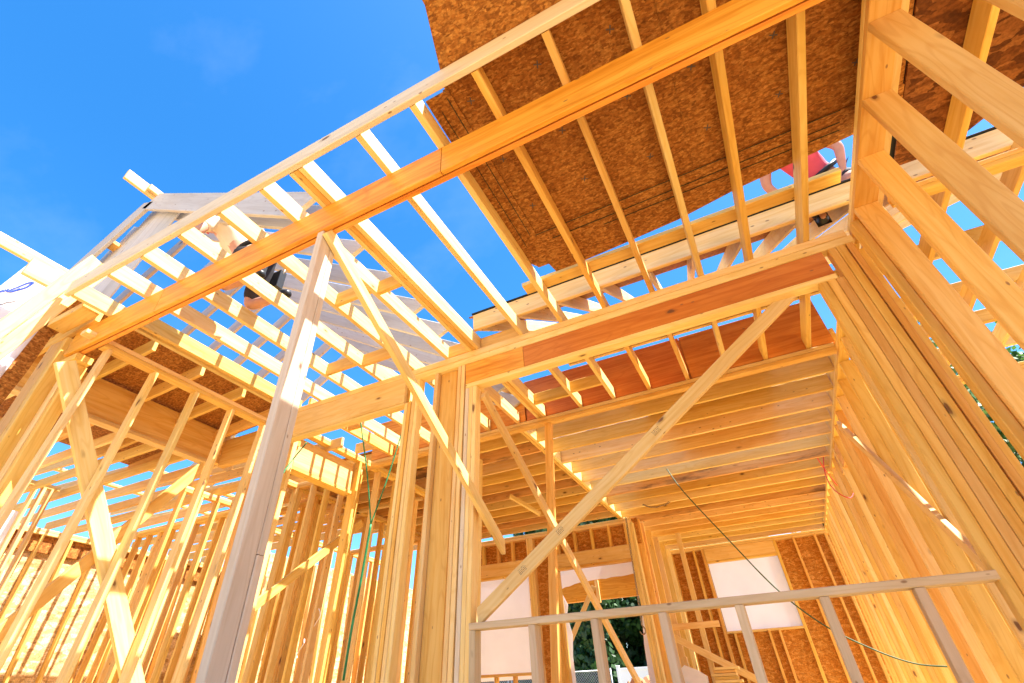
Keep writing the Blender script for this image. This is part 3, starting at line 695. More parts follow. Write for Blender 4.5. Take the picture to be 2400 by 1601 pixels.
# torn wrap round the doorway
M2 = frame((0, YL + .16, 0), (1, 0, 0), (0, 0, 1))
_p = [(-3.52, 1.60)] + [(-3.52 + 1.45 * k / 15, 1.615 + .11 * (k / 15) ** .6 + random.uniform(-.014, .014)) for k in range(1, 15)] + [(-2.02, 1.71), (-2.02, 1.95), (-3.52, 1.95)]
prism('torn_wrap', _p, 0, .004, WRAP, 'torn white wrap hanging across the top of the doorway', 'house wrap', 'torn wrap at the doorway', M=M2)
prism('torn_wrap', [(-3.52, FL), (-3.40, FL), (-3.42, .6), (-3.38, .9), (-3.44, 1.2), (-3.40, 1.35), (-3.52, 1.6)], 0, .004, WRAP, 'ragged white wrap along the post side of the doorway', 'house wrap', 'torn wrap at the doorway', M=M2)
prism('torn_wrap', [(-2.02, FL), (-2.02, 1.70), (-2.10, 1.66), (-2.13, 1.2), (-2.2, .7), (-2.22, .3), (-2.2, FL)], 0, .004, WRAP, 'ragged white wrap along the chain side of the doorway', 'house wrap', 'torn wrap at the doorway', M=M2)
# return wall between the two back walls
for k, (y, w_) in enumerate(((9.62, .05), (9.9, .05), (10.5, .05), (11.1, .05), (11.7, .05), (12.25, .05))):
    stud('return_stud', -1.99, y, .12, w_, FL, 2.585, (WARM, PALE)[k % 2], '%s stud of the short return wall beside the doorway' % ORD[k], 'stud', 'studs of the return wall')
bx('board', -2.03, -2.0, 9.6, 9.9, FL, 2.58, LVL, 'smooth orange board standing at the corner of the return wall', 'board', axis=2)
YR = 12.47
bx('top_plate', -1.95, 1.25, YR, YR + .14, 2.525, 2.562, PALE, 'lower plate of the deepest back wall', 'top plate', 'plates of the deepest wall')
bx('top_plate', -1.95, 1.25, YR, YR + .14, 2.565, 2.60, PALE, 'upper plate of the deepest back wall', 'top plate', 'plates of the deepest wall')
e = empty('window_header', (-.5, YR, 2.26), 'pale header over the square wrapped window in the deepest wall', 'header')
bx('ply', -1.20, .165, YR, YR + .12, 2.285, 2.522, PALE, parent=e)
bx('bottom_plate', -1.20, .165, YR - .001, YR + .12, 2.248, 2.282, WARM, parent=e)
e = empty('rough_sill', (-.5, YR, 1.0), 'rough sill under the square wrapped window', 'window sill')
bx('sill', -1.20, .165, YR, YR + .13, .985, 1.022, PALE, parent=e)
for k, x in enumerate((-1.08, -.84, -.46, -.28)):
    stud('stud', x, YR, .042, .12, FL, .983, WARM, cat=None, parent=e)
for k, (x, w_, lab) in enumerate(((-1.93, .05, 'stud in the inner corner of the deepest wall'), (-1.66, .045, 'stud of the deepest wall one bay from the inner corner'), (-1.44, .045, 'stud of the deepest wall two bays from the inner corner'),
                               (-1.262, .055, 'trimmer stud on the inner side of the square wrapped window'), (.168, .055, 'trimmer stud on the outer side of the square wrapped window'), (.54, .042, 'stud of the deepest wall one bay beyond the square window'), (.93, .042, 'stud of the deepest wall two bays beyond the square window'), (1.12, .05, 'stud in the outer corner of the deepest wall'))):
    stud('deep_stud', x, YR, w_, .13, FL, 2.522, WARM, lab, 'stud', 'studs of the deepest wall')
stud('wall_stud', -1.50, 11.0, .09, .04, FL, 2.58, PALE, 'sun-edged stud standing in front of the deepest wall', 'stud')
M = frame((0, YR + .155, FL), (1, 0, 0), (0, 0, 1))
for k, (a, b_, z0, z1, lab) in enumerate(((-1.97, -1.215, 0, 3.05, 'strand board sheet of the deepest wall by the inner corner'), (.175, 1.3, 0, 3.05, 'strand board sheet of the deepest wall by the receding studs'), (-1.21, .17, 0, 1.46, 'strand board sheet under the square wrapped window'))):
    prism('wall_sheathing', [(a, z0), (b_, z0), (b_, z1), (a, z1)], 0, .015, OSBW, lab, 'sheathing', M=M)
prism('window_wrap', [(-1.2, 1.46), (.165, 1.46), (.165, 2.75), (-1.2, 2.75)], .02, .024, WRAP, 'white house wrap covering the square window in the deepest wall', 'house wrap', M=M)
# stair framing in the back corner
bx('guard_rail', -2.02, -1.14, 10.98, 11.02, .98, 1.075, PALE, 'short level board nailed across studs by the return wall', 'rail', axis=0)
mem('stair_stringer', (-2.02, 10.93, .90), (-.55, 10.93, .08), .038, .11, PALE, 'sloping board over the lumber pile in the back room', 'stringer', side=(0, 1, 0))
for k, (x, z) in enumerate(((-2.0, .62), (-1.86, .56))):
    stud('stub_post', x, 10.6, .09, .09, FL, z, PALE, ('taller', 'shorter')[k] + ' stub post standing by the return wall', 'post', 'stub posts in the back room', lx=.05)
for k in range(7):
    bx('stacked_board', -1.40 + random.uniform(-.03, .03) + (.05 if k > 4 else 0), -1.02 + random.uniform(-.03, .05), 10.4, 10.6, FL + .55 + k * .042, FL + .588 + k * .042, (PALE, WARM)[k % 2], '%s board from the floor up in the small lumber pile' % ORD[k], 'board', 'boards of the small lumber pile', axis=0)
bx('pile_trestle', -1.36, -1.06, 10.42, 10.58, FL, FL + .546, WARM, 'block of offcuts under the small lumber pile', 'trestle', axis=2)
prism('plastic_sheet', [(-1.83, FL + .3), (-1.5, FL + .35), (-1.48, .28), (-1.6, .36), (-1.8, .44), (-1.86, .40)], 0, .03, WHITE, 'crumpled white plastic sheet hung on a stub post', 'plastic sheet', M=frame((0, 10.45, 0), (1, 0, 0), (0, 0, 1)))

# ------------------------------------------------------------------ inner partition walls on the sunny side
def stud_wall(name_lab, axis, at, lo, hi, zt, sp, mats, grp, depth=.089, plate=True, skip=()):
    """Studs and plates of one partition; every stud a thing of its own."""
    if plate:
        for j, w_ in enumerate(('lower', 'upper')):
            z0 = zt + .039 * j
            if axis == 'y': bx('top_plate', at, at + depth, lo, hi, z0, z0 + .037, mats[j % len(mats)], '%s plate on the %s' % (w_, name_lab), 'top plate', 'plates of the ' + grp, axis=1)
            else: bx('top_plate', lo, hi, at, at + depth, z0, z0 + .037, mats[j % len(mats)], '%s plate on the %s' % (w_, name_lab), 'top plate', 'plates of the ' + grp, axis=0)
    n = int((hi - lo) / sp) + 1
    for k in range(n):
        if k in skip: continue
        q = lo + k * sp
        x, y, dx, dy = (at, q, depth, .04) if axis == 'y' else (q, at, .04, depth)
        stud('partition_stud', x, y, dx, dy, FL, zt - .002, mats[k % len(mats)], '%s stud of the %s' % (ORD[k], name_lab), 'stud', 'studs of the ' + grp, lx=LX, ly=-.02)

stud_wall('partition running back from the deep knotty header', 'y', -4.36, 3.50, 7.9, 2.508, .406, [WARM, PALE, KNOTTY], 'partition behind the knotty header', skip=(1, 2))
stud_wall('second partition behind the cord', 'y', -5.75, 4.6, 9.3, 2.508, .406, [WARM, PALE], 'second partition')
stud_wall('cross partition past the box header', 'x', 6.35, -6.2, -4.45, 2.508, .406, [PALE, WARM], 'cross partition past the box header')
stud_wall('third partition deep in the sunny side', 'y', -7.4, 5.2, 9.3, 2.40, .406, [PALE, WARM], 'third partition')
stud_wall('cross partition at the far sunny corner', 'x', 8.1, -7.3, -4.5, 2.40, .406, [WARM, PALE], 'far cross partition')
e = empty('sheathed_wall', (-8.9, 8.0, FL), 'inner face of the rear outside wall, strand board behind pale studs', 'wall')
M = frame((-8.95, 0, FL), (0, 1, 0), (0, 0, 1))
prism('sheathing', [(6.6, 0), (14.0, 0), (14.0, 3.0), (6.6, 3.0)], 0, .015, OSBP, parent=e, M=M)
for k in range(17):
    stud('stud', -8.93, 6.65 + k * .43, .089, .04, FL, 2.5, PALE, parent=e)
stud_wall('stud wall behind the crossing braces', 'x', 5.05, -9.3, -6.05, 2.36, .29, [WARM, KNOTTY, PALE], 'wall behind the braces')
stud_wall('short return behind the crossing braces', 'y', -6.75, 4.0, 5.0, 2.36, .27, [WARM, PALE], 'return behind the braces')
for k in range(16):
    y = 1.55 + k * .37
    bx('ceiling_tie', -10.4, -5.72, y, y + .038, 2.44, 2.56, (PALE, KNOTTY, WARM)[k % 3], '%s ceiling tie over the far sunlit wall, counting from the wrapped corner' % ORD[k], 'tie', 'ceiling ties over the far wall', axis=0)
for k in range(9):
    y = 1.7 + k * .62
    mem('truss_web', (-6.1, y, 2.60), (-7.4, y, 3.35), .038, .089, (PALE, WARM)[k % 2], '%s steep web board above the ceiling ties' % ORD[k], 'web', 'web boards above the ceiling ties', side=(0, 1, 0))
    mem('truss_chord', (-5.75, y, 2.66), (-9.6, y, 4.75), .038, .12, (PALE, KNOTTY)[k % 2], '%s sloping chord rising over the ceiling ties' % ORD[k], 'chord', 'sloping chords over the ceiling ties', side=(0, 1, 0))
stud_wall('wall across the room beyond the tall studs', 'x', 6.3, 1.5, 5.2, 2.50, .33, [WARM, KNOTTY], 'wall beyond the tall studs')
stud_wall('side wall of the room beyond the tall studs', 'y', 3.6, 2.2, 6.2, 2.50, .40, [WARM, PALE], 'side wall beyond the tall studs')
for k in range(3):
    bx('roof_purlin', 1.42, 4.4, 4.95 + k * .62, 5.0 + k * .62, ZT + .004, ZT + .14, (PALE, WARM)[k % 2], '%s sunlit board on edge over the joists beyond the tall studs' % ORD[k], 'purlin', 'boards over the joists beyond the tall studs', axis=0)
prism('wall_sheathing', [(2.0, 0), (6.2, 0), (6.2, 2.4), (2.0, 2.4)], 0, .015, OSBW, 'strand board outside the side wall beyond the tall studs', 'sheathing', M=frame((3.70, 0, FL), (0, 1, 0), (0, 0, 1)))
stud_wall('fourth partition crossing the sunny side', 'x', 5.55, -7.3, -5.8, 2.45, .30, [WARM, KNOTTY], 'fourth partition')
stud_wall('short partition behind the green cord', 'x', 4.95, -5.6, -4.5, 2.47, .27, [WARM, PALE], 'short partition')
e = empty('box_header', (-4.40, 4.25, 2.12), 'bright sunlit box header over a doorway in the inner partition', 'header')
bx('ply', -4.38, -4.345, 3.72, 4.68, 2.135, 2.47, PALE, parent=e, axis=1)
bx('ply', -4.45, -4.412, 3.72, 4.68, 2.135, 2.47, WARM, parent=e, axis=1)
bx('bottom_plate', -4.47, -4.335, 3.70, 4.70, 2.095, 2.132, WARM, parent=e, axis=1)
stud('jamb_stud', -4.40, 4.72, .09, .075, FL, 2.50, WARM, 'double jamb stud at the inner end of the bright box header', 'stud', lx=LX)
stud('jamb_stud', -4.40, 3.64, .09, .06, FL, 2.50, PALE, 'jamb stud at the outer end of the bright box header', 'stud', lx=LX)
mem('partition_brace', (-4.55, 5.2, 1.9), (-4.55, 3.6, .65), .038, .089, WARM, 'brace rising behind the jamb of the bright box header', 'brace', side=(1, 0, 0))
bx('tie_board', -5.05, -4.10, 4.15, 4.19, 2.46, 2.586, PALE, 'pale tie board under the joists above the bright box header', 'board', axis=0)
stud('room_post', -3.05, 5.6, .06, .09, FL, 2.58, PALE, 'pale post seen past the split four-ply post', 'post', lx=LX)
# paper tags flapping on the studs
for k, (x, y, z) in enumerate(((-4.24, 4.36, .82), (-4.24, 4.2, .55))):
    bm = bmesh.new()
    n = 6
    vv = [[bm.verts.new((.03 * math.sin(j * .9 + k), (.014 * i - .007) * (1 - j * .12) + .008 * math.sin(j * .5 + k), -.03 * j)) for i in range(2)] for j in range(n)]
    for j in range(n - 1): bm.faces.new((vv[j][0], vv[j][1], vv[j + 1][1], vv[j + 1][0]))
    me = D.meshes.new('strip'); bm.to_mesh(me); bm.free()
    o = link('wrap_strip', me, WHITE, None, Matrix.Translation((x, y, z)))
    so = o.modifiers.new('t', 'SOLIDIFY'); so.thickness = .002
    tag(o, 'torn white plastic strip, %s one down, dangling on the inner partition' % ORD[k], 'plastic strip', 'torn plastic strips')

# ------------------------------------------------------------------ cords and chain
tube('green_cord', [(-3.60, 3.87, 2.60), (-3.50, 4.0, 1.95), (-3.46, 4.1, 1.47)], .007, GREEN, 'thin green cord hanging from the joists, outer of two that meet', 'cord')
tube('green_cord', [(-3.28, 4.28, 2.59), (-3.37, 4.2, 2.0), (-3.46, 4.1, 1.47)], .007, GREEN, 'thin green cord hanging from the joists, inner of two that meet', 'cord')
tube('green_cord', [(-3.46, 4.1, 1.468), (-3.50, 4.1, 1.0), (-3.545, 4.1, .6), (-3.57, 4.1, .20)], .011, GREEN, 'thicker green cord hanging down where the two thin ones meet', 'cord')
tube('green_cord', [(-4.18, 3.70, 2.36), (-4.16, 3.45, 1.9), (-4.17, 3.38, 1.4), (-4.20, 3.36, 1.0)], .007, GREEN, 'green cord running down along the bright jamb behind the girder post', 'cord')
tube('olive_cord', [(-.90, 7.42, 2.60), (-.74, 7.33, 2.20), (-.38, 7.3, 1.55), (-.04, 7.3, .97), (.28, 7.3, .60), (.63, 7.3, .36), (.93, 7.3, .22), (1.19, 7.3, .18)], .0075, OLIVE, 'olive cord sagging from the ceiling joists to the receding studs', 'cord')
tube('red_cord', [(1.03, 8.15, 2.66), (1.12, 8.5, 2.48), (1.20, 8.75, 2.36)], .006, RED, 'straight red cord crossing the corner of the ceiling', 'cord')
tube('red_cord', [(1.14, 8.3, 2.66), (1.04, 8.1, 2.36), (1.02, 7.9, 2.12), (1.06, 7.75, 1.97), (1.14, 7.75, 1.92), (1.20, 7.8, 1.98)], .006, RED, 'looped red cord hanging on the receding studs', 'cord')
def chain(label, pts, r, wl, hook=True):
    P = [Vector(p) for p in pts]
    e = empty('steel_chain', P[0], label, 'chain')
    bm = bmesh.new(); seg = []
    for a, b_ in zip(P, P[1:]):
        n = max(1, int((b_ - a).length / (wl * 1.15)))
        seg += [(a.lerp(b_, i / n), a.lerp(b_, (i + 1) / n)) for i in range(n)]
    for i, (a, b_) in enumerate(seg):
        t = (b_ - a).normalized(); u = t.orthogonal().normalized(); v = t.cross(u)
        if i % 2: u, v = v, -u
        c = (a + b_) / 2 - P[0]
        N_, m = 10, 5
        rg = []
        for k in range(N_):
            th = 2 * math.pi * k / N_
            ctr = c + t * (wl * .72 * math.cos(th)) + u * (wl * .36 * math.sin(th))
            rad = (t * math.cos(th) + u * math.sin(th))
            rg.append([bm.verts.new(ctr + rad * (r * math.cos(2 * math.pi * j / m)) + v * (r * math.sin(2 * math.pi * j / m))) for j in range(m)])
        for k in range(N_):
            for j in range(m):
                bm.faces.new((rg[k][j], rg[k][(j + 1) % m], rg[(k + 1) % N_][(j + 1) % m], rg[(k + 1) % N_][j]))
    me = D.meshes.new('links'); bm.to_mesh(me); bm.free()
    link('chain', me, STEEL, e, Matrix.Translation(P[0]))
    if hook:
        q = P[-1]
        tube('hook', [q, q + Vector((0, 0, -.05)), q + Vector((.035, 0, -.10)), q + Vector((.03, 0, -.15)), q + Vector((-.02, 0, -.17)), q + Vector((-.05, 0, -.13))], .010, STEEL, parent=e)
chain('rusty steel chain with a hook hanging by the doorway post', [(-2.03, 9.30, 2.56), (-2.055, 9.30, 2.1), (-2.08, 9.3, 1.5), (-2.11, 9.30, .98)], .006, .036)
chain('short steel chain draped under the ceiling joists with a dangling end', [(-1.62, 8.95, 2.62), (-1.52, 8.9, 2.55), (-1.40, 8.9, 2.53), (-1.25, 8.95, 2.56), (-1.15, 9.0, 2.62)], .006, .034, False)

# ------------------------------------------------------------------ people
def skinned(name, pts, edges, radii, mat, parent=None, root=0, sub=2):
    me = D.meshes.new(name); me.from_pydata([tuple(p) for p in pts], edges, []); me.update()
    o = D.objects.new(name, me); COL.objects.link(o)
    sk = o.modifiers.new('s', 'SKIN'); sk.use_smooth_shade = True; sk.branch_smoothing = .6
    for v, r in zip(me.skin_vertices[0].data, radii):
        v.radius = r if isinstance(r, tuple) else (r, r)
    for i, v in enumerate(me.skin_vertices[0].data): v.use_root = (i == root)
    sb = o.modifiers.new('b', 'SUBSURF'); sb.levels = sub; sb.render_levels = sub
    dg = bpy.context.evaluated_depsgraph_get(); dg.update()
    m2 = D.meshes.new_from_object(o.evaluated_get(dg))
    D.objects.remove(o)
    for p in m2.polygons: p.use_smooth = True
    m2.materials.clear()
    return link(name, m2, mat, parent, Matrix())

def ball(name, c, s, mat, parent, rot=(0, 0, 0)):
    bm = bmesh.new(); bmesh.ops.create_icosphere(bm, subdivisions=3, radius=1)
    me = D.meshes.new(name); bm.to_mesh(me); bm.free()
    for p in me.polygons: p.use_smooth = True
    from mathutils import Euler
    M = Matrix.Translation(c) @ Euler(rot).to_matrix().to_4x4() @ Matrix.Diagonal((*s, 1))
    return link(name, me, mat, parent, M)

def worker(base, J, label, shirt, shorts, extras, long=False):
    """J: joints in world space. One continuous body with five-fingered hands; clothing, hair and tools are its children."""
    e = empty('person', base, label, 'person')
    V, E_, Rr = [], [], []
    def add(p, r, to=None):
        V.append(Vector(p)); Rr.append(r)
        if to is not None: E_.append((to, len(V) - 1))
        return len(V) - 1
    pel = add(J['pelvis'], .125)
    belly = add(Vector(J['pelvis']).lerp(Vector(J['chest']), .5), .125, pel)
    ch = add(J['chest'], .135, belly)
    nk = add(J['neck'], .058, ch)
    hd = Vector(J['head'])
    hb = add(Vector(J['neck']).lerp(hd, .55), .066, nk)
    hm = add(hd, .094, hb)
    ht = add(hd + (hd - Vector(J['neck'])).normalized() * .085, .072, hm)
    for s_ in ('L', 'R'):
        sh = add(J['sh' + s_], .066, ch); el = add(J['el' + s_], .043, sh); wr = add(J['wr' + s_], .029, el)
        hv = Vector(J['hd' + s_]); wv = Vector(J['wr' + s_])
        pm = add(wv.lerp(hv, .6), (.034, .022), wr)
        dr = (hv - wv).normalized(); sd = dr.cross(Vector((0, 0, 1)));
        sd = sd.normalized() if sd.length > .1 else Vector((1, 0, 0))
        dn = Vector((0, 0, -1))
        for q, (off, ln) in enumerate(((-.030, .066), (-.010, .078), (.010, .073), (.030, .058))):
            a = add(hv + sd * off, .011, pm)
            b_ = add(hv + sd * off * 1.1 + dr * ln * .55 + dn * .006, .0095, a)
            add(hv + sd * off * 1.1 + dr * ln + dn * .024, .008, b_)
        th = add(wv.lerp(hv, .45) + sd * (.046 if s_ == 'L' else -.046), .012, pm)
        add(wv.lerp(hv, .9) + sd * (.062 if s_ == 'L' else -.062) + dn * .012, .009, th)
        hp = add(J['hip' + s_], .092, pel); kn = add(J['kn' + s_], .060, hp); an = add(J['an' + s_], .041, kn)
        add(J['to' + s_], .036, an)
    skinned('body', V, E_, Rr, SKIN, e, pel)
    C_, P_ = Vector(J['chest']), Vector(J['pelvis'])
    ups = [V[0], V[1], C_, Vector(J['neck']).lerp(C_, .35)]
    pts = ups + [Vector(J['shL']), Vector(J['shL']).lerp(Vector(J['elL']), .6), Vector(J['shR']), Vector(J['shR']).lerp(Vector(J['elR']), .6)]
    skinned('shirt', pts, [(0, 1), (1, 2), (2, 3), (2, 4), (4, 5), (2, 6), (6, 7)], [.142, .150, .155, .085, .084, .066, .084, .066], shirt, e, 1)
    if long:
        for s_ in 'LR':
            k_, a_ = Vector(J['kn' + s_]), Vector(J['an' + s_])
            skinned('trouser_leg', [Vector(J['hip' + s_]).lerp(k_, .7), k_, k_.lerp(a_, .8)], [(0, 1), (1, 2)], [.085, .076, .062], shorts, e, 1)
    pts = [P_ + (C_ - P_) * .12] + sum(([Vector(J['hip' + s_]), Vector(J['hip' + s_]).lerp(Vector(J['kn' + s_]), .92)] for s_ in 'LR'), [])
    skinned('shorts', pts, [(0, 1), (1, 2), (0, 3), (3, 4)], [.148, .112, .082, .112, .082], shorts, e, 0)
    for s_ in 'LR':
        a, t_ = Vector(J['an' + s_]), Vector(J['to' + s_])
        skinned('boot', [a + (Vector(J['kn' + s_]) - a).normalized() * .10, a, a.lerp(t_, .6), t_], [(0, 1), (1, 2), (2, 3)], [.052, .052, (.048, .042), (.040, .034)], LEATHER, e, 1)
    ax = (hd - Vector(J['neck'])).normalized()
    f = Vector(J['face']).normalized(); f = (f - ax * f.dot(ax)).normalized(); sdv = f.cross(ax)
    ball('hair', hd + ax * .045 - f * .018, (.088, .092, .085), HAIR, e)
    nose = hd + f * .092 + ax * .005
    ball('nose', nose, (.014, .016, .020), SKIN, e)
    for s1 in (-1, 1):
        ball('eye', hd + f * .080 + ax * .025 + sdv * (.032 * s1), (.012, .012, .010), WHITE, e)
        ball('ear', hd + sdv * (.090 * s1), (.014, .022, .030), SKIN, e)
    tube('mouth', [hd + f * .083 - ax * .042 - sdv * .022, hd + f * .090 - ax * .045, hd + f * .083 - ax * .042 + sdv * .022], .006, RED, parent=e)
    # belt with pouches
    n_ = (C_ - P_).normalized(); u = n_.orthogonal().normalized(); v = n_.cross(u); bc = P_ + n_ * .05
    tube('tool_belt', [bc + u * (.165 * math.cos(t)) + v * (.165 * math.sin(t)) for t in np.linspace(0, 2 * math.pi, 13)], .022, LEATHER, parent=e)
    for k, q in enumerate(extras):
        q = Vector(q)
        bx('pouch', q.x - .055, q.x + .055, q.y - .035, q.y + .035, q.z - .11, q.z + .08, LEATHER, parent=e, axis=2)
        tube('pouch_tool', [q + Vector((.02, 0, -.02)), q + Vector((.07, .0, .13))], .011, STEEL if k else REDSHOE, parent=e)
    return e

worker((-3.3, 1.85, ZT), dict(pelvis=(-3.260, 1.860, 3.205), chest=(-3.550, 1.720, 3.525), neck=(-3.720, 1.680, 3.705), head=(-3.860, 1.650, 3.805), face=(-1, -.2, -.6),
       shL=(-3.560, 1.520, 3.565), elL=(-3.520, 1.400, 3.285), wrL=(-3.680, 1.460, 3.305), hdL=(-3.750, 1.490, 3.355),
       shR=(-3.540, 1.920, 3.585), elR=(-3.340, 2.020, 3.505), wrR=(-3.360, 1.900, 3.665), hdR=(-3.420, 1.860, 3.725),
       hipL=(-3.240, 1.760, 3.125), knL=(-3.320, 1.700, 2.790), anL=(-2.980, 1.740, 2.780), toL=(-2.860, 1.740, 2.755),
       hipR=(-3.240, 1.960, 3.125), knR=(-3.340, 2.000, 2.790), anR=(-2.980, 2.020, 2.780), toR=(-2.860, 2.020, 2.755)),
       'worker in a cream shirt and dark shorts kneeling on the sunny joists', SHIRT, DENIM, [(-3.04, 1.80, 3.0), (-3.14, 2.06, 3.06)])
worker((1.3, 3.67, ZT), dict(pelvis=(1.440, 3.740, 3.485), chest=(1.280, 3.540, 3.765), neck=(1.200, 3.440, 3.945), head=(1.150, 3.360, 4.075), face=(-.5, -1, -.5),
       shL=(1.460, 3.500, 3.825), elL=(1.580, 3.470, 3.545), wrL=(1.520, 3.500, 3.325), hdL=(1.500, 3.520, 3.265),
       shR=(1.100, 3.540, 3.825), elR=(1.020, 3.640, 3.545), wrR=(1.140, 3.720, 3.325), hdR=(1.190, 3.720, 3.245),
       hipL=(1.540, 3.740, 3.405), knL=(1.520, 3.470, 3.165), anL=(1.580, 3.780, 3.085), toL=(1.580, 3.620, 3.045),
       hipR=(1.340, 3.760, 3.405), knR=(1.210, 3.520, 3.165), anR=(1.280, 3.800, 3.085), toR=(1.260, 3.640, 3.045)),
       'worker in a pink shirt crouching on the joists behind the strand board deck', PINK, DENIM, [(1.46, 3.60, 3.27), (1.60, 3.72, 3.31)], True)

# ------------------------------------------------------------------ outside: ground, slab, fence, trees
def ground():
    n = 70
    xs = np.concatenate([np.linspace(-400, -60, 8)[:-1], np.linspace(-60, 60, n), np.linspace(60, 400, 8)[1:]])
    vs, fs = [], []
    N_ = len(xs)
    for j, y in enumerate(xs):
        for i, x in enumerate(xs):
            r = math.hypot(x, y - 5)
            z = FL - .16 + (0.10 * math.sin(x * .7) * math.cos(y * .5) if r > 12 else 0)
            if r > 14: z += min(.25, (r - 14) * .03)
            vs.append((x, y, z))
    for j in range(N_ - 1):
        for i in range(N_ - 1):
            a = j * N_ + i; fs.append((a, a + 1, a + N_ + 1, a + N_))
    me = D.meshes.new('ground'); me.from_pydata(vs, [], fs); me.update()
    tag(link('ground', me, CLAYP), kind='structure')
ground()
tag(prism('floor', [(-10, 3.2), (5, 3.2), (5, 13), (-10, 13)], FL - .15, FL, SLAB), kind='structure')
tag(prism('porch_floor', [(-10, .9), (5, .9), (5, 3.196), (-10, 3.196)], FL - .15, FL - .004, SLAB), kind='structure')
# clay heap
bm = bmesh.new(); bmesh.ops.create_icosphere(bm, subdivisions=5, radius=1)
for v in bm.verts:
    q = v.co.copy()
    w_ = 1 + .22 * math.sin(q.x * 9 + q.y * 5) * math.sin(q.y * 8 - q.z * 6) + .12 * math.sin(q.x * 23 + q.z * 17) * math.cos(q.y * 21)
    v.co = Vector((q.x * 1.5 * w_, q.y * 1.2 * w_, max(q.z, -.15) * .82 * w_))
me = D.meshes.new('heap'); bm.to_mesh(me); bm.free()
o = link('clay_heap', me, CLAY, None, Matrix.Translation((-4.0, 16.5, FL - .05))); tag(o, 'heap of broken red clay outside the open doorway', 'heap')

# vinyl fence: every panel and post
FY = 26.0
fz = FL + .05
for k in range(9):
    x = -14.5 + k * 2.4
    if k >= 3:
        e = empty('vinyl_fence', (x + 1.2, FY, fz), '%s white vinyl fence panel, counting away from the chain-link stretch' % ORD[k - 3], 'fence', 'vinyl fence panels')
        bx('rail', x + .07, x + 2.33, FY - .03, FY + .03, fz + 1.42, fz + 1.52, VINYL, parent=e, axis=0)
        bx('rail', x + .07, x + 2.33, FY - .03, FY + .03, fz + .1, fz + .2, VINYL, parent=e, axis=0)
        bx('panel', x + .07, x + 2.33, FY - .012, FY + .012, fz + .2, fz + 1.42, VINYL, parent=e, axis=0)
        e = empty('vinyl_fence_post', (x, FY, fz), '%s white vinyl fence post, counting away from the chain-link stretch' % ORD[k - 3], 'fence post', 'vinyl fence posts')
        bx('shaft', x - .06, x + .06, FY - .06, FY + .06, fz, fz + 1.58, VINYL, parent=e, axis=2)
        bx('cap', x - .075, x + .075, FY - .075, FY + .075, fz + 1.582, fz + 1.62, VINYL, parent=e, axis=0)
e = empty('chain_link_fence', (-11, FY - .4, fz), 'grey chain-link fence stretch beside the white vinyl fence', 'fence')
bm = bmesh.new()
for s1 in (1, -1):
    for k in range(-16, 70):
        x0 = -14.6 + k * .11
        a = Vector((x0, 0, 0)); b_ = Vector((x0 + s1 * 1.45, 0, 1.45))
        if s1 < 0: a.x += 1.45; b_.x += 1.45
        lo, hi = -14.6, -7.5
        pts = []
        for P0 in (a, b_): pts.append(P0)
        t0, t1 = 0.0, 1.0
        dx = b_.x - a.x
        for lim, sg in ((lo, 1), (hi, -1)):
            if sg * (a.x - lim) < 0: t0 = max(t0, (lim - a.x) / dx)
            if sg * (b_.x - lim) < 0: t1 = min(t1, (lim - a.x) / dx)
        if t1 <= t0: continue
        p0, p1 = a.lerp(b_, t0), a.lerp(b_, t1)
        dd = (p1 - p0).normalized(); nn = Vector((-dd.z, 0, dd.x)) * .006
        vv = [bm.verts.new(q) for q in (p0 - nn, p1 - nn, p1 + nn, p0 + nn)]
        bm.faces.new(vv)
me = D.meshes.new('mesh'); bm.to_mesh(me); bm.free()
link('wire_mesh', me, GREYP, e, Matrix.Translation((0, FY - .4, fz)))
tube('top_rail', [(-14.6, FY - .4, fz + 1.46), (-7.5, FY - .4, fz + 1.46)], .025, GREYP, parent=e)
for k in range(4):
    tube('fence_post', [(-14.6 + k * 2.36, FY - .4, fz), (-14.6 + k * 2.36, FY - .4, fz + 1.52)], .03, GREYP, parent=e)
tag(prism('lawn', [(-16, 24), (6, 24), (6, 32), (-16, 32)], FL + .10, FL + .125, GRASSM), kind='structure')

# neighbour's house beyond the fence
e = empty('neighbour_house', (-15.5, 40, FL), 'brown house with a grey roof far behind the chain-link fence', 'house')
bx('wall', -21, -12.6, 37, 44, FL, 2.6, SIDING, parent=e, axis=0)
r1 = mem('roof', (-21.4, 38.6, 3.4), (-12.2, 38.6, 3.4), .2, 4.6, SHINGLE, side=(0, .62, -.78), parent=e)
mem('roof', (-21.4, 42.4, 3.4), (-12.2, 42.4, 3.4), .2, 4.6, SHINGLE, side=(0, -.62, -.78), parent=e)
for x in (-19, -15):
    f = bx('window', x, x + 1.1, 36.94, 37.02, .9, 2.1, VINYL, parent=e, axis=0)
    bx('pane', x + .08, x + 1.02, 36.92, 36.938, .98, 2.02, GLASS, parent=f, axis=0)
tube('downspout', [(-12.7, 36.92, 2.6), (-12.7, 36.92, FL)], .05, VINYL, parent=e)

# porch beam beyond the doorway
e = empty('rear_porch_beam', (-3.2, 10.7, 1.53), 'orange laminated porch beam beyond the open doorway', 'beam'); e['kind'] = 'thing'
bx('ply', -4.6, -2.15, 10.62, 10.66, 1.535, 2.1, LVL, parent=e)
bx('ply', -4.6, -2.15, 10.67, 10.71, 1.535, 2.1, LVL, parent=e)
bx('nailer_block', -3.16, -3.09, 10.57, 10.617, 1.48, 1.86, PALE, 'short upright block nailed on the orange porch beam', 'block', axis=2)
mem('porch_brace', (-3.18, 10.56, 1.76), (-4.10, 10.56, .46), .038, .085, PALE, 'white sunlit brace below the orange porch beam', 'brace', side=(0, 1, 0))

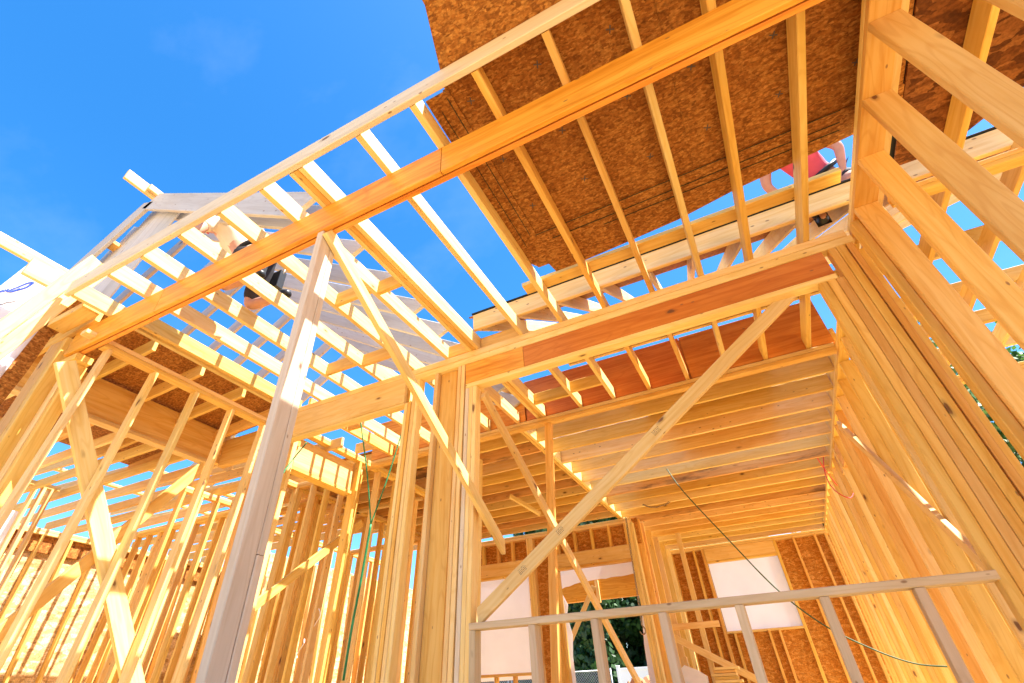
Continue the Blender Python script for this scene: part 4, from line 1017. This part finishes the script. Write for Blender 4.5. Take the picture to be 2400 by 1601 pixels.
def tree(x, y, h, r, label, leaf, n=5200, low=.18, seed=1, trunk_r=.22, ls=.20):
    rg = np.random.default_rng(seed)
    z0 = FL - .1
    e = empty('tree', (x, y, z0), label, 'tree')
    tube('trunk', [(x, y, z0), (x + .1, y, z0 + h * .3), (x - .1, y + .1, z0 + h * .6), (x, y, z0 + h * .85)], trunk_r, BARK, parent=e, r1=trunk_r * .25)
    cl = []
    for k in range(44):
        t = rg.uniform(low, .97)
        rad = r * (math.sin(math.pi * min(1, (t - low) / (1 - low) * .82 + .16)) ** .7)
        a = rg.uniform(0, 2 * math.pi); d = rad * rg.uniform(.35, .95)
        cl.append((x + d * math.cos(a), y + d * math.sin(a), z0 + h * t, r * rg.uniform(.24, .46)))
        if k % 3 == 0:
            c = cl[-1]
            tube('branch', [(x, y, z0 + h * t * .72), ((x + c[0]) / 2, (y + c[1]) / 2, z0 + h * t * .88), c[:3]], trunk_r * .32, BARK, parent=e, r1=.02)
    cl = np.array(cl)
    idx = rg.integers(0, len(cl), n)
    d = rg.normal(size=(n, 3)); d /= np.linalg.norm(d, axis=1)[:, None]
    rr = rg.uniform(.35, 1.0, n) ** .5
    c = cl[idx, :3] + d * (cl[idx, 3] * rr)[:, None] * np.array([1, 1, .8])
    nrm = d + rg.normal(size=(n, 3)) * .7; nrm /= np.linalg.norm(nrm, axis=1)[:, None]
    u = np.cross(nrm, rg.normal(size=(n, 3))); u /= np.linalg.norm(u, axis=1)[:, None]
    v = np.cross(nrm, u)
    s = ls * rg.uniform(.6, 1.35, n)[:, None]
    P = np.stack([c - u * s, c + v * s * .55, c + u * s, c - v * s * .55], axis=1) - np.array([x, y, z0])
    me = D.meshes.new('crown'); me.from_pydata(P.reshape(-1, 3).tolist(), [], np.arange(4 * n).reshape(-1, 4).tolist()); me.update()
    link('crown', me, leaf, e, Matrix.Translation((x, y, z0)))

TR = [(-9.2, 33, 11, 4.2, 'broad dark tree behind the fence at the chain-link end', LEAF), (-5.6, 36, 13, 5, 'tall dark tree behind the middle of the vinyl fence', LEAF), (-12.8, 35, 12, 4.6, 'dark tree behind the chain-link fence', LEAF),
      (-2.0, 34, 11, 4.2, 'dark tree behind the vinyl fence nearest the chain', LEAF), (-7.4, 42, 15, 5.5, 'tallest dark tree in the second row behind the fence', LEAF),
      (9.0, 27, 14, 4.6, 'tall leafy tree beyond the tall stud wall', LEAF2), (6.0, 36, 19, 5.2, 'leafy tree seen through gaps in the ceiling joists', LEAF2), (15.0, 33, 15, 5.2, 'leafy tree far beyond the tall stud wall', LEAF2),
      (-33, 8.2, 13, 2.2, 'leafy tree far out past the wrapped gable wall', LEAF2), (3.2, 24, 7.5, 2.6, 'small leafy tree behind the receding studs', LEAF)]
for k, (x, y, h, r, lab, lf) in enumerate(TR):
    tree(x, y, h, r, lab, lf, n=26000 if k < 5 else 9000, low=.03 if k < 5 else .2, seed=k + 3, ls=.19 if k < 5 else .2)

# ------------------------------------------------------------------ sky, sun, camera
W = D.worlds.new('World'); S.world = W; W.use_nodes = True
nt = W.node_tree; L = nt.links
bg = nt.nodes['Background']
sky = nt.nodes.new('ShaderNodeTexSky'); sky.sky_type = 'NISHITA'; sky.sun_disc = False
EL = math.radians(61.5); AZ = math.radians(90)
sky.sun_elevation = EL; sky.sun_rotation = AZ
sky.altitude = 0; sky.air_density = 1.0; sky.dust_density = 0.6; sky.ozone_density = 2.5
tc = nt.nodes.new('ShaderNodeTexCoord')
mp = nt.nodes.new('ShaderNodeMapping'); mp.inputs['Scale'].default_value = (1.4, 2.6, 3.2); mp.inputs['Rotation'].default_value = (.3, .5, .8)
nz = nt.nodes.new('ShaderNodeTexNoise'); nz.inputs['Scale'].default_value = 1.6; nz.inputs['Detail'].default_value = 7; nz.inputs['Roughness'].default_value = .55
L.new(tc.outputs['Generated'], mp.inputs[0]); L.new(mp.outputs[0], nz.inputs[0])
rp = ramp(nt, [(.52, (0, 0, 0)), (.9, (.05, .05, .05))], nz.outputs[0])
hs = nt.nodes.new('ShaderNodeHueSaturation'); hs.inputs['Saturation'].default_value = 1.38; L.new(sky.outputs[0], hs.inputs['Color'])
cl = mixc(nt, hs.outputs[0], (9.0, 9.3, 10.0), rp.outputs[0])
L.new(cl, bg.inputs[0]); bg.inputs[1].default_value = 0.095
sl = D.lights.new('sun', 'SUN'); sl.energy = 5.0; sl.angle = math.radians(.53); sl.color = (1, .95, .87)
so = D.objects.new('sun', sl); COL.objects.link(so)
sd = Vector((math.cos(EL), .045, math.sin(EL)))
so.rotation_euler = sd.to_track_quat('Z', 'Y').to_euler(); so.location = sd * 30

cam = D.cameras.new('camera'); co = D.objects.new('camera', cam); COL.objects.link(co)
cam.sensor_width = 36; cam.sensor_fit = 'HORIZONTAL'; cam.lens = 1150.29671 / 2400 * 36
cam.shift_x = -(1133.118 - 1200) / 2400; cam.shift_y = (728.946 - 800.5) / 2400
cam.clip_start = .05; cam.clip_end = 1500
a, b_, c = 4.72178593e-01, 6.77187906e-01, 3.30609223e-02
Rz = Matrix(((math.cos(a), -math.sin(a), 0), (math.sin(a), math.cos(a), 0), (0, 0, 1)))
Rx = Matrix(((1, 0, 0), (0, math.cos(b_), -math.sin(b_)), (0, math.sin(b_), math.cos(b_))))
Ry = Matrix(((math.cos(c), 0, math.sin(c)), (0, 1, 0), (-math.sin(c), 0, math.cos(c))))
R = Rz @ Rx @ Ry           # columns: to the side, forward, up
M = Matrix((R.col[0], R.col[2], -R.col[1])).transposed().to_4x4()
co.matrix_world = M
S.camera = co
S.render.engine = 'CYCLES'
S.cycles.max_bounces = 14; S.cycles.diffuse_bounces = 9; S.cycles.transparent_max_bounces = 8
S.cycles.use_denoising = True
S.view_settings.view_transform = 'Standard'; S.view_settings.look = 'None'; S.view_settings.gamma = 1.0
S.view_settings.exposure = 2.0
